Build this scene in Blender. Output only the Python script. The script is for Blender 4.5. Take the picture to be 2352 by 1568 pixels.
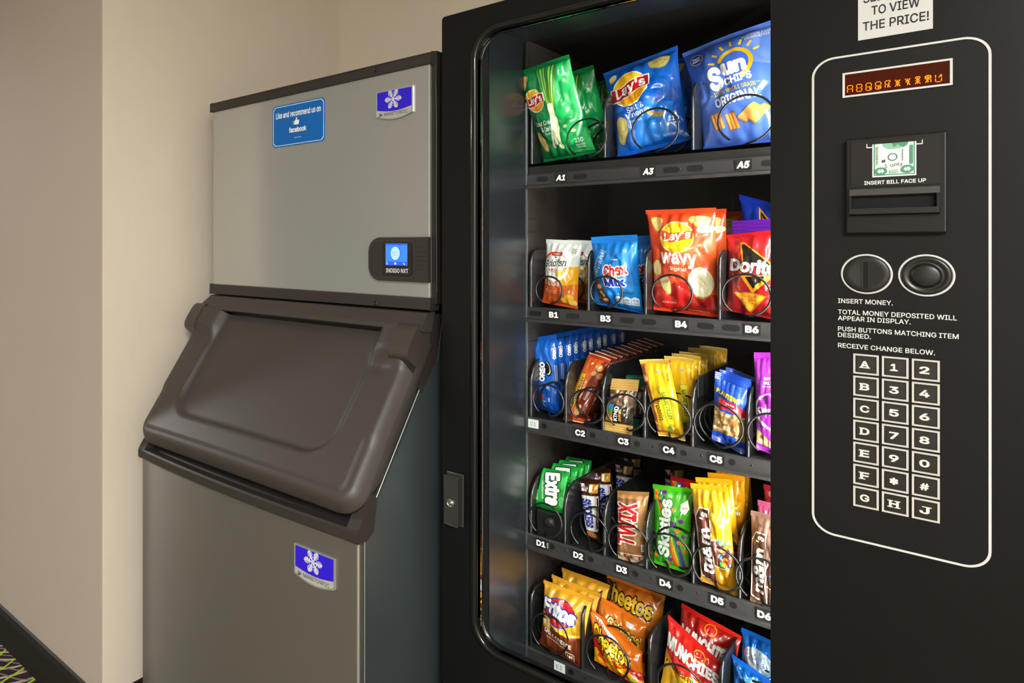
import bpy, math, random
import numpy as np
from mathutils import Vector, Matrix, noise, geometry

for _o in list(bpy.data.objects):
    bpy.data.objects.remove(_o)
SC = bpy.context.scene
COL = SC.collection
PI = math.pi

# ------------------------------------------------------------------ camera
cam_data = bpy.data.cameras.new('camera')
cam = bpy.data.objects.new('camera', cam_data)
COL.objects.link(cam)
cam.location = (0.0, -1.25, 1.35)
cam.rotation_euler = (math.radians(90), 0, math.radians(45.987))
cam_data.sensor_width = 36.0
cam_data.lens = 24.398
cam_data.shift_x = 0.22364
cam_data.shift_y = -0.09396
cam_data.clip_start = 0.02
SC.camera = cam

# ------------------------------------------------------------------ light, world, exposure
world = bpy.data.worlds.new('world')
SC.world = world
world.use_nodes = True
world.node_tree.nodes['Background'].inputs[0].default_value = (1.0, 0.93, 0.85, 1)
world.node_tree.nodes['Background'].inputs[1].default_value = 0.05


def area_light(name, loc, rot, sx, sy, power, color, spread=180):
    d = bpy.data.lights.new(name, 'AREA')
    d.shape = 'RECTANGLE'
    d.size, d.size_y = sx, sy
    d.energy = power
    d.color = color
    d.spread = math.radians(spread)
    o = bpy.data.objects.new(name, d)
    o.location = loc
    o.rotation_euler = rot
    COL.objects.link(o)
    return o


area_light('ceiling_light', (1.2, -2.5, 2.46), (0, 0, 0), 1.1, 0.8, 240, (1.0, 0.975, 0.945))
area_light('ceiling_light', (-5.6, -1.7, 2.46), (0, 0, 0), 1.2, 0.5, 150, (1.0, 0.975, 0.945))
SC.view_settings.view_transform = 'Standard'
SC.view_settings.look = 'None'
SC.view_settings.exposure = 0.0
SC.view_settings.gamma = 1.0
SC.view_settings.use_curve_mapping = False
TUBE_POWER = 170.0


# ------------------------------------------------------------------ materials
def lin(h):
    h = h.lstrip('#')
    c = [int(h[i:i + 2], 16) / 255 for i in (0, 2, 4)]
    return [x / 12.92 if x <= 0.04045 else ((x + 0.055) / 1.055) ** 2.4 for x in c] + [1.0]


_M = {}


def mat(key, color='#808080', rough=0.5, metal=0.0, spec=0.5, coat=0.0, emit=0.0, bump=0.0, bscale=60.0,
        stretch=(1, 1, 1), aniso=0.0, mottle=0.0):
    if key in _M:
        return _M[key]
    m = bpy.data.materials.new(key)
    m.use_nodes = True
    nt = m.node_tree
    b = nt.nodes['Principled BSDF']
    c = lin(color)
    b.inputs['Base Color'].default_value = c
    b.inputs['Roughness'].default_value = rough
    b.inputs['Metallic'].default_value = metal
    b.inputs['Specular IOR Level'].default_value = spec
    b.inputs['Coat Weight'].default_value = coat
    b.inputs['Coat Roughness'].default_value = 0.08
    if aniso:
        b.inputs['Anisotropic'].default_value = aniso
        b.inputs['Anisotropic Rotation'].default_value = 0.25
    if emit:
        b.inputs['Emission Color'].default_value = c
        b.inputs['Emission Strength'].default_value = emit
    if bump or mottle:
        tc = nt.nodes.new('ShaderNodeTexCoord')
        mp = nt.nodes.new('ShaderNodeMapping')
        mp.inputs['Scale'].default_value = stretch
        nz = nt.nodes.new('ShaderNodeTexNoise')
        nz.inputs['Scale'].default_value = bscale
        nz.inputs['Detail'].default_value = 3
        nt.links.new(tc.outputs['Object'], mp.inputs[0])
        nt.links.new(mp.outputs[0], nz.inputs['Vector'])
        if bump:
            bp = nt.nodes.new('ShaderNodeBump')
            bp.inputs['Strength'].default_value = bump
            bp.inputs['Distance'].default_value = 0.002
            nt.links.new(nz.outputs[0], bp.inputs['Height'])
            nt.links.new(bp.outputs[0], b.inputs['Normal'])
        if mottle:
            mx = nt.nodes.new('ShaderNodeMix')
            mx.data_type = 'RGBA'
            mx.inputs[6].default_value = [x * (1 - mottle) for x in c[:3]] + [1]
            mx.inputs[7].default_value = [min(1, x * (1 + mottle)) for x in c[:3]] + [1]
            nt.links.new(nz.outputs[0], mx.inputs[0])
            nt.links.new(mx.outputs[2], b.inputs['Base Color'])
    _M[key] = m
    return m


def film(h):
    return mat('film_' + h, h, rough=0.26, spec=0.5, coat=0.4, bump=0.35, bscale=34)


def ink(h, rough=0.5):
    return mat('ink_' + h, h, rough=rough, spec=0.3)


def glow(h, s):
    return mat('glow_%s_%g' % (h, s), h, rough=0.4, emit=s)


def glass_mat():
    m = bpy.data.materials.new('clear_glass')
    m.use_nodes = True
    nt = m.node_tree
    nt.nodes.clear()
    out = nt.nodes.new('ShaderNodeOutputMaterial')
    mix = nt.nodes.new('ShaderNodeMixShader')
    fr = nt.nodes.new('ShaderNodeFresnel')
    fr.inputs[0].default_value = 1.12
    tr = nt.nodes.new('ShaderNodeBsdfTransparent')
    tr.inputs[0].default_value = (0.97, 0.985, 0.98, 1)
    gl = nt.nodes.new('ShaderNodeBsdfGlossy')
    gl.inputs['Roughness'].default_value = 0.02
    nt.links.new(fr.outputs[0], mix.inputs[0])
    nt.links.new(tr.outputs[0], mix.inputs[1])
    nt.links.new(gl.outputs[0], mix.inputs[2])
    nt.links.new(mix.outputs[0], out.inputs[0])
    return m


def wall_mat(key, h):
    m = mat(key, h, rough=0.75, spec=0.25, bump=0.10, bscale=9, stretch=(1, 1, 1), mottle=0.025)
    nt = m.node_tree
    mp = [n for n in nt.nodes if n.type == 'MAPPING'][0]
    mp.inputs['Rotation'].default_value = (math.radians(-38), 0, math.radians(20))
    mp.inputs['Scale'].default_value = (1.5, 5.0, 1.2)
    return m


def carpet_mat():
    m = mat('carpet', '#2c2428', rough=0.95, spec=0.1)
    nt = m.node_tree
    b = nt.nodes['Principled BSDF']
    tc = nt.nodes.new('ShaderNodeTexCoord')

    def streaks(scale, width, color, base, rz, seed):
        mp = nt.nodes.new('ShaderNodeMapping')
        mp.inputs['Rotation'].default_value = (0, 0, rz)
        mp.inputs['Location'].default_value = (seed, seed * 1.7, 0)
        wv = nt.nodes.new('ShaderNodeTexWave')
        wv.inputs['Scale'].default_value = scale
        wv.inputs['Distortion'].default_value = 9.0
        wv.inputs['Detail'].default_value = 1.0
        wv.inputs['Detail Scale'].default_value = 0.6
        rp = nt.nodes.new('ShaderNodeValToRGB')
        rp.color_ramp.elements[0].position = 1 - width
        rp.color_ramp.elements[0].color = (0, 0, 0, 1)
        rp.color_ramp.elements[1].position = min(0.999, 1 - width + 0.02)
        rp.color_ramp.elements[1].color = (1, 1, 1, 1)
        mx = nt.nodes.new('ShaderNodeMix')
        mx.data_type = 'RGBA'
        nt.links.new(tc.outputs['Object'], mp.inputs[0])
        nt.links.new(mp.outputs[0], wv.inputs[0])
        nt.links.new(wv.outputs['Fac'], rp.inputs[0])
        nt.links.new(rp.outputs[0], mx.inputs[0])
        if base is None:
            mx.inputs[6].default_value = lin('#2c2428')
        else:
            nt.links.new(base, mx.inputs[6])
        mx.inputs[7].default_value = lin(color)
        return mx.outputs[2]
    c = streaks(7.0, 0.14, '#a89a90', None, 0.4, 3.1)
    c = streaks(8.5, 0.09, '#7d6660', c, 0.9, 7.7)
    c = streaks(5.2, 0.045, '#94b414', c, -0.5, 1.3)
    nt.links.new(c, b.inputs['Base Color'])
    return m


# ------------------------------------------------------------------ mesh building
class MB:
    """Collects vertices and faces, with a material slot per face, into one mesh."""

    def __init__(self):
        self.v, self.f, self.m, self.s, self.mats = [], [], [], [], []

    def slot(self, m):
        if m not in self.mats:
            self.mats.append(m)
        return self.mats.index(m)

    def add(self, vs, fs, m, smooth=False):
        k, o = self.slot(m), len(self.v)
        self.v += [tuple(p) for p in vs]
        for f in fs:
            self.f.append([i + o for i in f])
            self.m.append(k)
            self.s.append(smooth)

    def box(self, x0, x1, y0, y1, z0, z1, m):
        vs = [(x, y, z) for x in (x0, x1) for y in (y0, y1) for z in (z0, z1)]
        self.add(vs, [(0, 1, 3, 2), (4, 6, 7, 5), (0, 4, 5, 1), (2, 3, 7, 6), (0, 2, 6, 4), (1, 5, 7, 3)], m)

    def grid(self, rows, m, smooth=True, closed=False, flip=False):
        n = len(rows[0])
        vs = [p for r in rows for p in r]
        fs = []
        for i in range(len(rows) - 1):
            for j in range(n if closed else n - 1):
                a, b = i * n + j, i * n + (j + 1) % n
                q = (a, b, b + n, a + n)
                fs.append(q[::-1] if flip else q)
        self.add(vs, fs, m, smooth)

    def tube(self, pts, r, m, n=8, closed=False, cap=True):
        pts = [Vector(p) for p in pts]
        rings, up = [], None
        N = len(pts)
        for i, p in enumerate(pts):
            t = (pts[(i + 1) % N] - pts[i - 1]) if closed else (pts[min(i + 1, N - 1)] - pts[max(i - 1, 0)])
            t.normalize()
            if up is None:
                up = Vector((0, 0, 1)) if abs(t.z) < 0.9 else Vector((0, 1, 0))
            up = (up - t * up.dot(t)).normalized()
            sd = t.cross(up)
            rings.append([p + (up * math.cos(2 * PI * k / n) + sd * math.sin(2 * PI * k / n)) * r for k in range(n)])
        if closed:
            rings.append(rings[0])
        self.grid(rings, m, True, True)
        if cap and not closed:
            self.add(rings[0], [tuple(range(n))], m)
            self.add(rings[-1], [tuple(range(n - 1, -1, -1))], m)

    def prism(self, poly, axis, a, b, m):
        """A polygon pushed along an axis; poly is in the two other axes, in x, y, z order."""
        def put(p, t):
            return {'x': (t, p[0], p[1]), 'y': (p[0], t, p[1]), 'z': (p[0], p[1], t)}[axis]
        n = len(poly)
        vs = [put(p, a) for p in poly] + [put(p, b) for p in poly]
        tri = geometry.tessellate_polygon([[Vector((p[0], p[1], 0)) for p in poly]])
        fs = [tuple(t) for t in tri] + [tuple(i + n for i in t[::-1]) for t in tri]
        fs += [(i, (i + 1) % n, (i + 1) % n + n, i + n) for i in range(n)]
        self.add(vs, fs, m)

    def ring(self, outer, inner, y0, y1, m):
        """A flat band between two outlines of equally many (x, z) points, from y0 (front) to y1."""
        n = len(outer)
        L = [[(p[0], y, p[1]) for p in o] for o, y in ((inner, y1), (inner, y0), (outer, y0), (outer, y1))]
        for r in L:
            r.append(r[0])
        self.grid(L, m, False)

    def lathe(self, prof, cx, cz, m, n=40, sx=1.0):
        """Profile of (radius, y) turned around an axis along y."""
        rows = [[(cx + r * sx * math.cos(2 * PI * k / n), y, cz + r * math.sin(2 * PI * k / n)) for k in range(n)] for r, y in prof]
        self.grid(rows, m, True, True)

    def build(self, name, parent=None, bevel=0.0, seg=2, autosmooth=True, loc=None):
        me = bpy.data.meshes.new(name)
        me.from_pydata(self.v, [], self.f)
        for m in self.mats:
            me.materials.append(m)
        me.polygons.foreach_set('material_index', self.m)
        me.polygons.foreach_set('use_smooth', self.s)
        me.update()
        o = bpy.data.objects.new(name, me)
        COL.objects.link(o)
        if parent is not None:
            o.parent = parent
            r = parent
            off = Vector((0, 0, 0))
            while r is not None:
                off += r.location
                r = r.parent
            o.location = -off
        if loc is not None:
            o.location = loc
        if bevel:
            b = o.modifiers.new('bevel', 'BEVEL')
            b.width = bevel
            b.segments = seg
            b.limit_method = 'ANGLE'
            b.angle_limit = math.radians(40)
            b.harden_normals = False
        return o


def rrect(x0, x1, z0, z1, r, n=10):
    """Rounded rectangle outline; r is one radius or (bottom right, top right, top left, bottom left)."""
    r = r if isinstance(r, (tuple, list)) else (r,) * 4
    out = []
    for (cx, cz, a, q) in ((x1 - r[0], z0 + r[0], -PI / 2, r[0]), (x1 - r[1], z1 - r[1], 0, r[1]),
                           (x0 + r[2], z1 - r[2], PI / 2, r[2]), (x0 + r[3], z0 + r[3], PI, r[3])):
        for k in range(n + 1):
            t = a + PI / 2 * k / n
            out.append((cx + q * math.cos(t), cz + q * math.sin(t)))
    return out


def empty(name, loc, label, cat, group=None):
    o = bpy.data.objects.new(name, None)
    o.location = loc
    o.empty_display_size = 0.1
    COL.objects.link(o)
    return tag(o, label, cat, group)


def tag(o, label, cat, group=None):
    o['label'] = label
    o['category'] = cat
    if group:
        o['group'] = group
    return o


def struct(o):
    o['kind'] = 'structure'
    return o


# ------------------------------------------------------------------ lettering and flat artwork
_T = {}
try:    # Blender's own interface typeface; its built-in lettering otherwise
    import os
    FONT = bpy.data.fonts.load(os.path.join(bpy.utils.system_resource('DATAFILES', path='fonts'), 'Inter.woff2'))
except Exception:
    FONT = None


_G = {}


def outline(c):
    """Contours of a character (lists of points) in ems."""
    cu = bpy.data.curves.new('lettering', 'FONT')
    cu.body = c
    if FONT:
        cu.font = FONT
    cu.fill_mode = 'NONE'
    cu.size = 10.0
    cu.resolution_u = 3
    o = bpy.data.objects.new('lettering', cu)
    COL.objects.link(o)
    dg = bpy.context.evaluated_depsgraph_get()
    ev = o.evaluated_get(dg)
    me = ev.to_mesh()
    nxt = {}
    for e in me.edges:
        nxt.setdefault(e.vertices[0], []).append(e.vertices[1])
        nxt.setdefault(e.vertices[1], []).append(e.vertices[0])
    co = [(v.co.x / 10, v.co.y / 10) for v in me.vertices]
    seen, res = set(), []
    for i in range(len(co)):
        if i in seen or i not in nxt:
            continue
        ring, p = [], i
        while p not in seen:
            seen.add(p)
            ring.append(p)
            ahead = [q for q in nxt[p] if q not in seen]
            if not ahead:
                break
            p = p + 1 if p + 1 in ahead else ahead[0]
        if len(ring) > 2:
            res.append([co[k] for k in ring])
    ev.to_mesh_clear()
    bpy.data.objects.remove(o)
    bpy.data.curves.remove(cu)
    return res


def glyph(c, bold):
    """(points, triangles, advance) of one character; bold grows the strokes outwards by that many ems."""
    bold = round(bold, 2) if bold > 0.016 else round(bold, 3)
    key = (c, bold)
    if key in _G:
        return _G[key]
    if 'bearing' not in _G:
        _G['bearing'] = min(p[0] for r in outline('I') for p in r)
    if ('adv', c) not in _G:
        both = outline(c + 'I')
        left = max(both, key=lambda r: sum(p[0] for p in r) / len(r))
        _G['adv', c] = min(p[0] for p in left) - _G['bearing']
        _G['ring', c] = outline(c) if c != ' ' else []
    rings = _G['ring', c]
    if not rings:
        _G[key] = ([], [], _G['adv', c])
        return _G[key]
    n = 1 if bold <= 0.001 else (6 if bold < 0.03 else 10)
    pts, edges = [], []
    for k in range(n):
        a = 2 * PI * (k + 0.5) / n
        dx, dy = (0, 0) if n == 1 else (bold * math.cos(a), bold * math.sin(a))
        for r in rings:
            o = len(pts)
            pts += [Vector((x + dx, y + dy)) for x, y in r]
            edges += [(o + i, o + (i + 1) % len(r)) for i in range(len(r))]
    vs, _, fs = geometry.delaunay_2d_cdt(pts, edges, [], 0, 1e-5, False)[:3]
    A = np.array([pts[e[0]][:] for e in edges])
    B = np.array([pts[e[1]][:] for e in edges])
    V = np.array([v[:] for v in vs])
    Fc = np.array([f[:3] for f in fs])
    cen = V[Fc].mean(axis=1)
    up = (A[None, :, 1] <= cen[:, None, 1]) & (B[None, :, 1] > cen[:, None, 1])
    dn = (B[None, :, 1] <= cen[:, None, 1]) & (A[None, :, 1] > cen[:, None, 1])
    sd = (B[None, :, 0] - A[None, :, 0]) * (cen[:, None, 1] - A[None, :, 1]) - (cen[:, None, 0] - A[None, :, 0]) * (B[None, :, 1] - A[None, :, 1])
    wind = (up & (sd > 0)).sum(1) - (dn & (sd < 0)).sum(1)
    keep = wind != 0
    _G[key] = ([tuple(v) for v in V.tolist()], [tuple(f) for f in Fc[keep].tolist()], _G['adv', c])
    return _G[key]


def text_tris(s, bold=0.0, shear=0.0):
    """Triangles of a line of text in a unit box around (0, 0), each with a 0 or 1 for every other letter."""
    key = (s, bold, shear)
    if key in _T:
        return _T[key]
    vs, ts, alt, x = [], [], [], 0.0
    for i, c in enumerate(s):
        v, t, adv = glyph(c, bold)
        o = len(vs)
        vs += [(px + x + shear * py, py) for px, py in v]
        ts += [tuple(k + o for k in q) for q in t]
        alt += [i % 2] * len(t)
        x += adv
    used = {k for t in ts for k in t}
    x0, x1 = min(vs[k][0] for k in used), max(vs[k][0] for k in used)
    y0, y1 = min(vs[k][1] for k in used), max(vs[k][1] for k in used)
    w, h = max(x1 - x0, 1e-6), max(y1 - y0, 1e-6)
    _T[key] = ([((a - x0) / w - 0.5, (b - y0) / h - 0.5) for a, b in vs], ts, w, h, alt)
    return _T[key]


# art items: tuples read by art_tris
def E(cx, cy, rx, ry, col, rot=0):
    return ('E', cx, cy, rx, ry, rot, col)


def P(pts, col):
    return ('P', pts, col)


def R(x0, y0, x1, y1, col):
    return ('P', [(x0, y0), (x1, y0), (x1, y1), (x0, y1)], col)


def T(s, cx, cy, w, h, col, rot=0, bold=0.02, shear=0.0, out=None, ow=0.05):
    r = []
    if out:
        r.append(('T', s, cx, cy, w, h, rot, out, bold + ow, shear, bold))
    r.append(('T', s, cx, cy, w, h, rot, col, bold, shear, bold))
    return r


def art_tris(it, asp):
    """Triangles of an item in sheet coordinates (0..1 across, 0..1 up); asp = height / width.
    Sizes of ellipses and text are in sheet widths, positions in sheet coordinates."""
    if it[0] == 'E':
        _, cx, cy, rx, ry, rot, col = it
        n = 26
        c, s = math.cos(math.radians(rot)), math.sin(math.radians(rot))
        pts = [(cx, cy)]
        for k in range(n):
            a, b = rx * math.cos(2 * PI * k / n), ry * math.sin(2 * PI * k / n)
            pts.append((cx + a * c - b * s, cy + (a * s + b * c) / asp))
        return [(pts[0], pts[1 + k], pts[1 + (k + 1) % n]) for k in range(n)], col
    if it[0] == 'P':
        _, pts, col = it
        tr = geometry.tessellate_polygon([[Vector((x, y * asp, 0)) for x, y in pts]])
        res = []
        for t in tr:
            q = [pts[i] for i in t]
            ar = (q[1][0] - q[0][0]) * (q[2][1] - q[0][1]) - (q[2][0] - q[0][0]) * (q[1][1] - q[0][1])
            res.append(tuple(q if ar > 0 else q[::-1]))
        return res, col
    _, s, cx, cy, w, h, rot, col, bold, shear, base = it
    vs, ts, tw, th, n = text_tris(s, bold, shear)
    _, _, bw, bh, _ = text_tris(s, base, shear)
    kx, ky = w * tw / bw, h * th / bh
    c, sn = math.cos(math.radians(rot)), math.sin(math.radians(rot))
    P2 = []
    for x, y in vs:
        a, b = x * kx, y * ky
        P2.append((cx + a * c - b * sn, cy + (a * sn + b * c) / asp))
    res = []
    for t in ts:
        q = [P2[i] for i in t]
        ar = (q[1][0] - q[0][0]) * (q[2][1] - q[0][1]) - (q[2][0] - q[0][0]) * (q[1][1] - q[0][1])
        res.append(tuple(q if ar > 0 else q[::-1]))
    return res, col


def flat(items):
    out = []
    for i in items:
        if isinstance(i, list):
            out += flat(i)
        else:
            out.append(i)
    return out


def sublayer(it):
    """0 or 1 for each triangle of an item: neighbouring letters may overlap, so every other one lies a hair higher."""
    return text_tris(it[1], it[8], it[9])[4] if it[0] == 'T' else None


HAIR = 0.00005


def print_flat(mb, items, x0, x1, z0, z1, y, mfun=ink, step=0.00022):
    """Artwork printed on an upright face looking towards -y."""
    asp = (z1 - z0) / (x1 - x0)
    lift = 0.0
    for it in flat(items):
        tr, col = art_tris(it, asp)
        sub = sublayer(it)
        lift += step
        vs, fs = [], []
        for q, t in enumerate(tr):
            o = len(vs)
            ly = y - lift - HAIR * (sub[q] if sub else 0)
            vs += [(x0 + p[0] * (x1 - x0), ly, z0 + p[1] * (z1 - z0)) for p in t]
            fs.append((o, o + 1, o + 2))
        lift += HAIR
        mb.add(vs, fs, col if not isinstance(col, str) else mfun(col))


def _clip(poly, ax, lim, keep_low):
    out = []
    n = len(poly)
    for i in range(n):
        a, b = poly[i], poly[(i + 1) % n]
        ia = (a[ax] <= lim) if keep_low else (a[ax] >= lim)
        ib = (b[ax] <= lim) if keep_low else (b[ax] >= lim)
        if ia:
            out.append(a)
        if ia != ib:
            t = (lim - a[ax]) / (b[ax] - a[ax])
            p = [a[0] + (b[0] - a[0]) * t, a[1] + (b[1] - a[1]) * t]
            p[ax] = lim
            out.append(tuple(p))
    return out


# ------------------------------------------------------------------ snack packets
_BR = {}


def brick_table(ex):
    if ex in _BR:
        return _BR[ex]
    pts = []
    for k in range(400):
        a = PI - PI * k / 399
        c, s = math.cos(a), math.sin(a)
        pts.append((math.copysign(abs(c) ** ex, c), abs(s) ** ex))
    L = [0.0]
    for i in range(1, 400):
        L.append(L[-1] + math.hypot(pts[i][0] - pts[i - 1][0], 0.45 * (pts[i][1] - pts[i - 1][1])))
    _BR[ex] = (pts, [x / L[-1] for x in L])
    return _BR[ex]


def packet(name, Q, th, base, art, seal=(0.05, 0.06), seal_col=None, profile='pillow', seed=1.0, crk=0.0035, nu=40, nv=54,
           pinch=0.06, jag=0.0, wave=0.004, side_col=None, sheen=film, ex=0.45, edge=None):
    """A film packet standing on z = 0 in its own frame: front towards -y. Q = corners (top left, top right,
    bottom right, bottom left) as (x, z). The pouch is the thing's own mesh, its two seals are its parts."""
    TL, TR, BRc, BL = Q
    W = (math.dist(TL, TR) + math.dist(BL, BRc)) / 2
    H = (math.dist(TL, BL) + math.dist(TR, BRc)) / 2
    asp = H / W
    sb, st = seal
    if profile == 'pillow':
        crk *= 1.3
    nz = lambda a, b, c: noise.noise(Vector((a, b, c)))

    def mid(s, v):
        return wave * nz(s * 1.6 + seed, v * 1.7, seed * 2.3) + wave * 0.5 * math.sin(s * 5 + seed) * abs(2 * v - 1)

    def quad(s, v):
        x = (BL[0] * (1 - s) + BRc[0] * s) * (1 - v) + (TL[0] * (1 - s) + TR[0] * s) * v
        z = (BL[1] * (1 - s) + BRc[1] * s) * (1 - v) + (TL[1] * (1 - s) + TR[1] * s) * v
        return x, z

    def surf(s, v, side):
        b = min(1.0, max(0.0, (v - sb) / (1 - sb - st)))
        if profile == 'brick':
            pts, L = brick_table(ex)
            lo, hi = 0, 399
            while hi - lo > 1:
                m = (lo + hi) // 2
                if L[m] <= s:
                    lo = m
                else:
                    hi = m
            t = (s - L[lo]) / max(1e-9, L[hi] - L[lo])
            cx = pts[lo][0] * (1 - t) + pts[hi][0] * t
            cy = pts[lo][1] * (1 - t) + pts[hi][1] * t
            vp = min(1.0, 4 * b * (1 - b) * 2.2) ** 0.5
            damp = min(1, cy * 1.5)
        else:
            cx = 2 * s - 1
            cy = max(0.0, 1 - cx * cx) ** 0.75
            vp = max(0.0, math.sin(PI * b)) ** 0.5
            damp = min(1.0, (1 - cx * cx) * 1.6)
        k = 0.5 + 0.5 * cx * (1 - pinch * vp)
        x, z = quad(k, v)
        e = min(b, 1 - b)
        r = crk * 1.1 * nz(s * 3.4 + seed, v * 3.4 * min(asp, 2) + side, seed)
        q = nz(s * 6.5 - seed, v * 5.0 + side * 3, seed + 4.0)
        r += crk * 0.9 * (abs(q) - 0.25)
        q2 = nz(s * 4.2 + v * 3.1 + seed * 3, v * 2.6 - s * 2.2 + side * 5, seed + 11.0)
        r -= crk * 0.55 * (max(0.0, 0.22 - abs(q2)) / 0.22) ** 2
        r += crk * 0.8 * math.sin(2 * PI * (s * 5.5 + 0.6 * nz(s * 2, v * 2, seed + 7))) * math.exp(-e / 0.09)
        r *= damp * (vp + 0.15)
        y = mid(s, v) + side * (max(0.0006, th / 2 * vp * cy) + r)
        return Vector((x, y, z))

    mb = MB()
    fm = sheen(base)
    F = [[surf(i / nu, sb + (1 - sb - st) * j / nv, -1) for i in range(nu + 1)] for j in range(nv + 1)]
    G = [[surf(i / nu, sb + (1 - sb - st) * j / nv, 1) for i in range(nu + 1)] for j in range(nv + 1)]
    for j in range(nv + 1):
        for i in (0, nu):
            m = (F[j][i] + G[j][i]) / 2
            F[j][i] = m
            G[j][i] = m
    rows = [F[j] + G[j][::-1][1:-1] for j in range(nv + 1)]
    mb.grid(rows, fm, True, True)
    # printed artwork, laid on the front sheet of the film facet by facet
    NR = [[None] * (nu + 1) for _ in range(nv + 1)]
    for j in range(nv + 1):
        for i in range(nu + 1):
            a = F[j][min(i + 1, nu)] - F[j][max(i - 1, 0)]
            c = F[min(j + 1, nv)][i] - F[max(j - 1, 0)][i]
            n = a.cross(c)
            NR[j][i] = n.normalized() if n.length > 1e-12 else Vector((0, -1, 0))
    vlo, vhi = sb + 0.001, 1 - st - 0.001
    span = 1 - sb - st
    lift = 0.00005
    for it in flat(art):
        tr, col = art_tris(it, asp)
        vs, fs, ids = [], [], {}
        lift += 0.00003
        sub = sublayer(it)
        for q_, t in enumerate(tr):
            lf = lift + 0.000012 * (sub[q_] if sub else 0)
            poly = _clip(_clip(list(t), 1, vlo, False), 1, vhi, True)
            if len(poly) < 3:
                continue
            poly = _clip(_clip(poly, 0, 0.004, False), 0, 0.996, True)
            if len(poly) < 3:
                continue
            g = [(p[0] * nu, (p[1] - sb) / span * nv) for p in poly]
            i0, i1 = int(min(p[0] for p in g)), min(nu - 1, int(max(p[0] for p in g)))
            for i in range(i0, i1 + 1):
                ci = _clip(_clip(g, 0, i, False), 0, i + 1, True)
                if len(ci) < 3:
                    continue
                j0, j1 = int(min(p[1] for p in ci)), min(nv - 1, int(max(p[1] for p in ci)))
                for j in range(j0, j1 + 1):
                    cj = _clip(_clip(ci, 1, j, False), 1, j + 1, True)
                    if len(cj) < 3:
                        continue
                    # the two triangles of this facet of the film
                    g2 = [(p[0] - i, p[1] - j) for p in cj]
                    for low in (True, False):
                        half = []
                        for k_ in range(len(g2)):
                            p, r_ = g2[k_], g2[(k_ + 1) % len(g2)]
                            dp, dr = p[0] - p[1], r_[0] - r_[1]
                            if not low:
                                dp, dr = -dp, -dr
                            if dp >= 0:
                                half.append(p)
                            if (dp >= 0) != (dr >= 0):
                                t_ = dp / (dp - dr)
                                half.append((p[0] + (r_[0] - p[0]) * t_, p[1] + (r_[1] - p[1]) * t_))
                        if len(half) < 3:
                            continue
                        face = []
                        for u, w in half:
                            key = (round(u + i, 3), round(w + j, 3), sub[q_] if sub else 0)
                            if key not in ids:
                                def on(A):
                                    if u >= w:
                                        return A[j][i] * (1 - u) + A[j][i + 1] * (u - w) + A[j + 1][i + 1] * w
                                    return A[j][i] * (1 - w) + A[j + 1][i] * (w - u) + A[j + 1][i + 1] * u
                                ids[key] = len(vs)
                                vs.append(on(F) + on(NR).normalized() * lf)
                            face.append(ids[key])
                        face = list(dict.fromkeys(face))
                        if len(face) > 2:
                            fs.append(tuple(face))
        lift += 0.000012 if sub else 0.0
        if fs:
            mb.add(vs, fs, col if not isinstance(col, str) else sheen(col), True)
    o = mb.build(name)
    # the two crimped seals
    for nm, v0, v1 in (('bottom_seal', 0.0, sb), ('top_seal', 1 - st, 1.0)):
        if v1 - v0 < 0.004:
            continue
        sc = (seal_col or base)
        sc = sc if isinstance(sc, str) else (sc[0] if nm == 'bottom_seal' else sc[1])
        m2 = MB()
        nr = 8
        fr, bk = [], []
        for j in range(nr + 1):
            v = v0 + (v1 - v0) * j / nr
            a, b = [], []
            for i in range(nu + 1):
                s = i / nu
                vv = v
                if jag and ((nm == 'top_seal' and j == nr) or (nm == 'bottom_seal' and j == 0)):
                    vv += (1 if nm == 'top_seal' else -1) * jag * (i % 2)
                x, z = quad(s, vv)
                y = mid(s, v) + 0.0004 * math.sin(j * PI)
                y += 0.00045 * (1 if j % 2 else -1)
                a.append((x, y - 0.0005, z))
                b.append((x, y + 0.0005, z))
            fr.append(a)
            bk.append(b)
        rows = [fr[j] + bk[j][::-1] for j in range(nr + 1)]
        if edge and nm == 'top_seal':
            m2.grid(rows[:nr], sheen(sc), False, True)
            m2.grid(rows[nr - 1:], sheen(edge), False, True)
        elif edge:
            m2.grid(rows[1:], sheen(sc), False, True)
            m2.grid(rows[:2], sheen(edge), False, True)
        else:
            m2.grid(rows, sheen(sc), False, True)
        n = len(rows[0])
        m2.add(rows[0], [tuple(range(n))[::-1]], sheen(sc))
        m2.add(rows[-1], [tuple(range(n))], sheen(sc))
        m2.build(nm, o, loc=(0, 0, 0))
    return o


def dup(src, dx=0.0, dy=0.0, dz=0.0, roll=0.0):
    c = src.copy()
    COL.objects.link(c)
    c.matrix_basis = Matrix.Translation((dx, dy, dz)) @ src.matrix_basis @ Matrix.Rotation(roll, 4, 'Y')
    for ch in list(src.children):
        k = ch.copy()
        COL.objects.link(k)
        k.parent = c
    return c


def stand(o, spec, dz=0.0):
    loc, lean = spec[0], spec[1]
    o.matrix_basis = Matrix.Translation((loc[0], loc[1], loc[2] + dz)) @ Matrix.Rotation(-math.radians(lean), 4, 'X')
    return o


# ------------------------------------------------------------------ the room
YS, XW, YB, ZC = -0.292, -1.70, 0.68, 2.5      # stub wall face, alcove side wall, back wall, ceiling
BEIGE = wall_mat('beige_wallpaper', '#d3c8b7')
DIM_BEIGE = mat('dim_beige_wall', '#ac9f94', rough=0.7, spec=0.3)  # stub wall: darker than the alcove, its dimmer light put into the colour
BASEB = mat('black_vinyl', '#171412', rough=0.6, spec=0.3)


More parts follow.
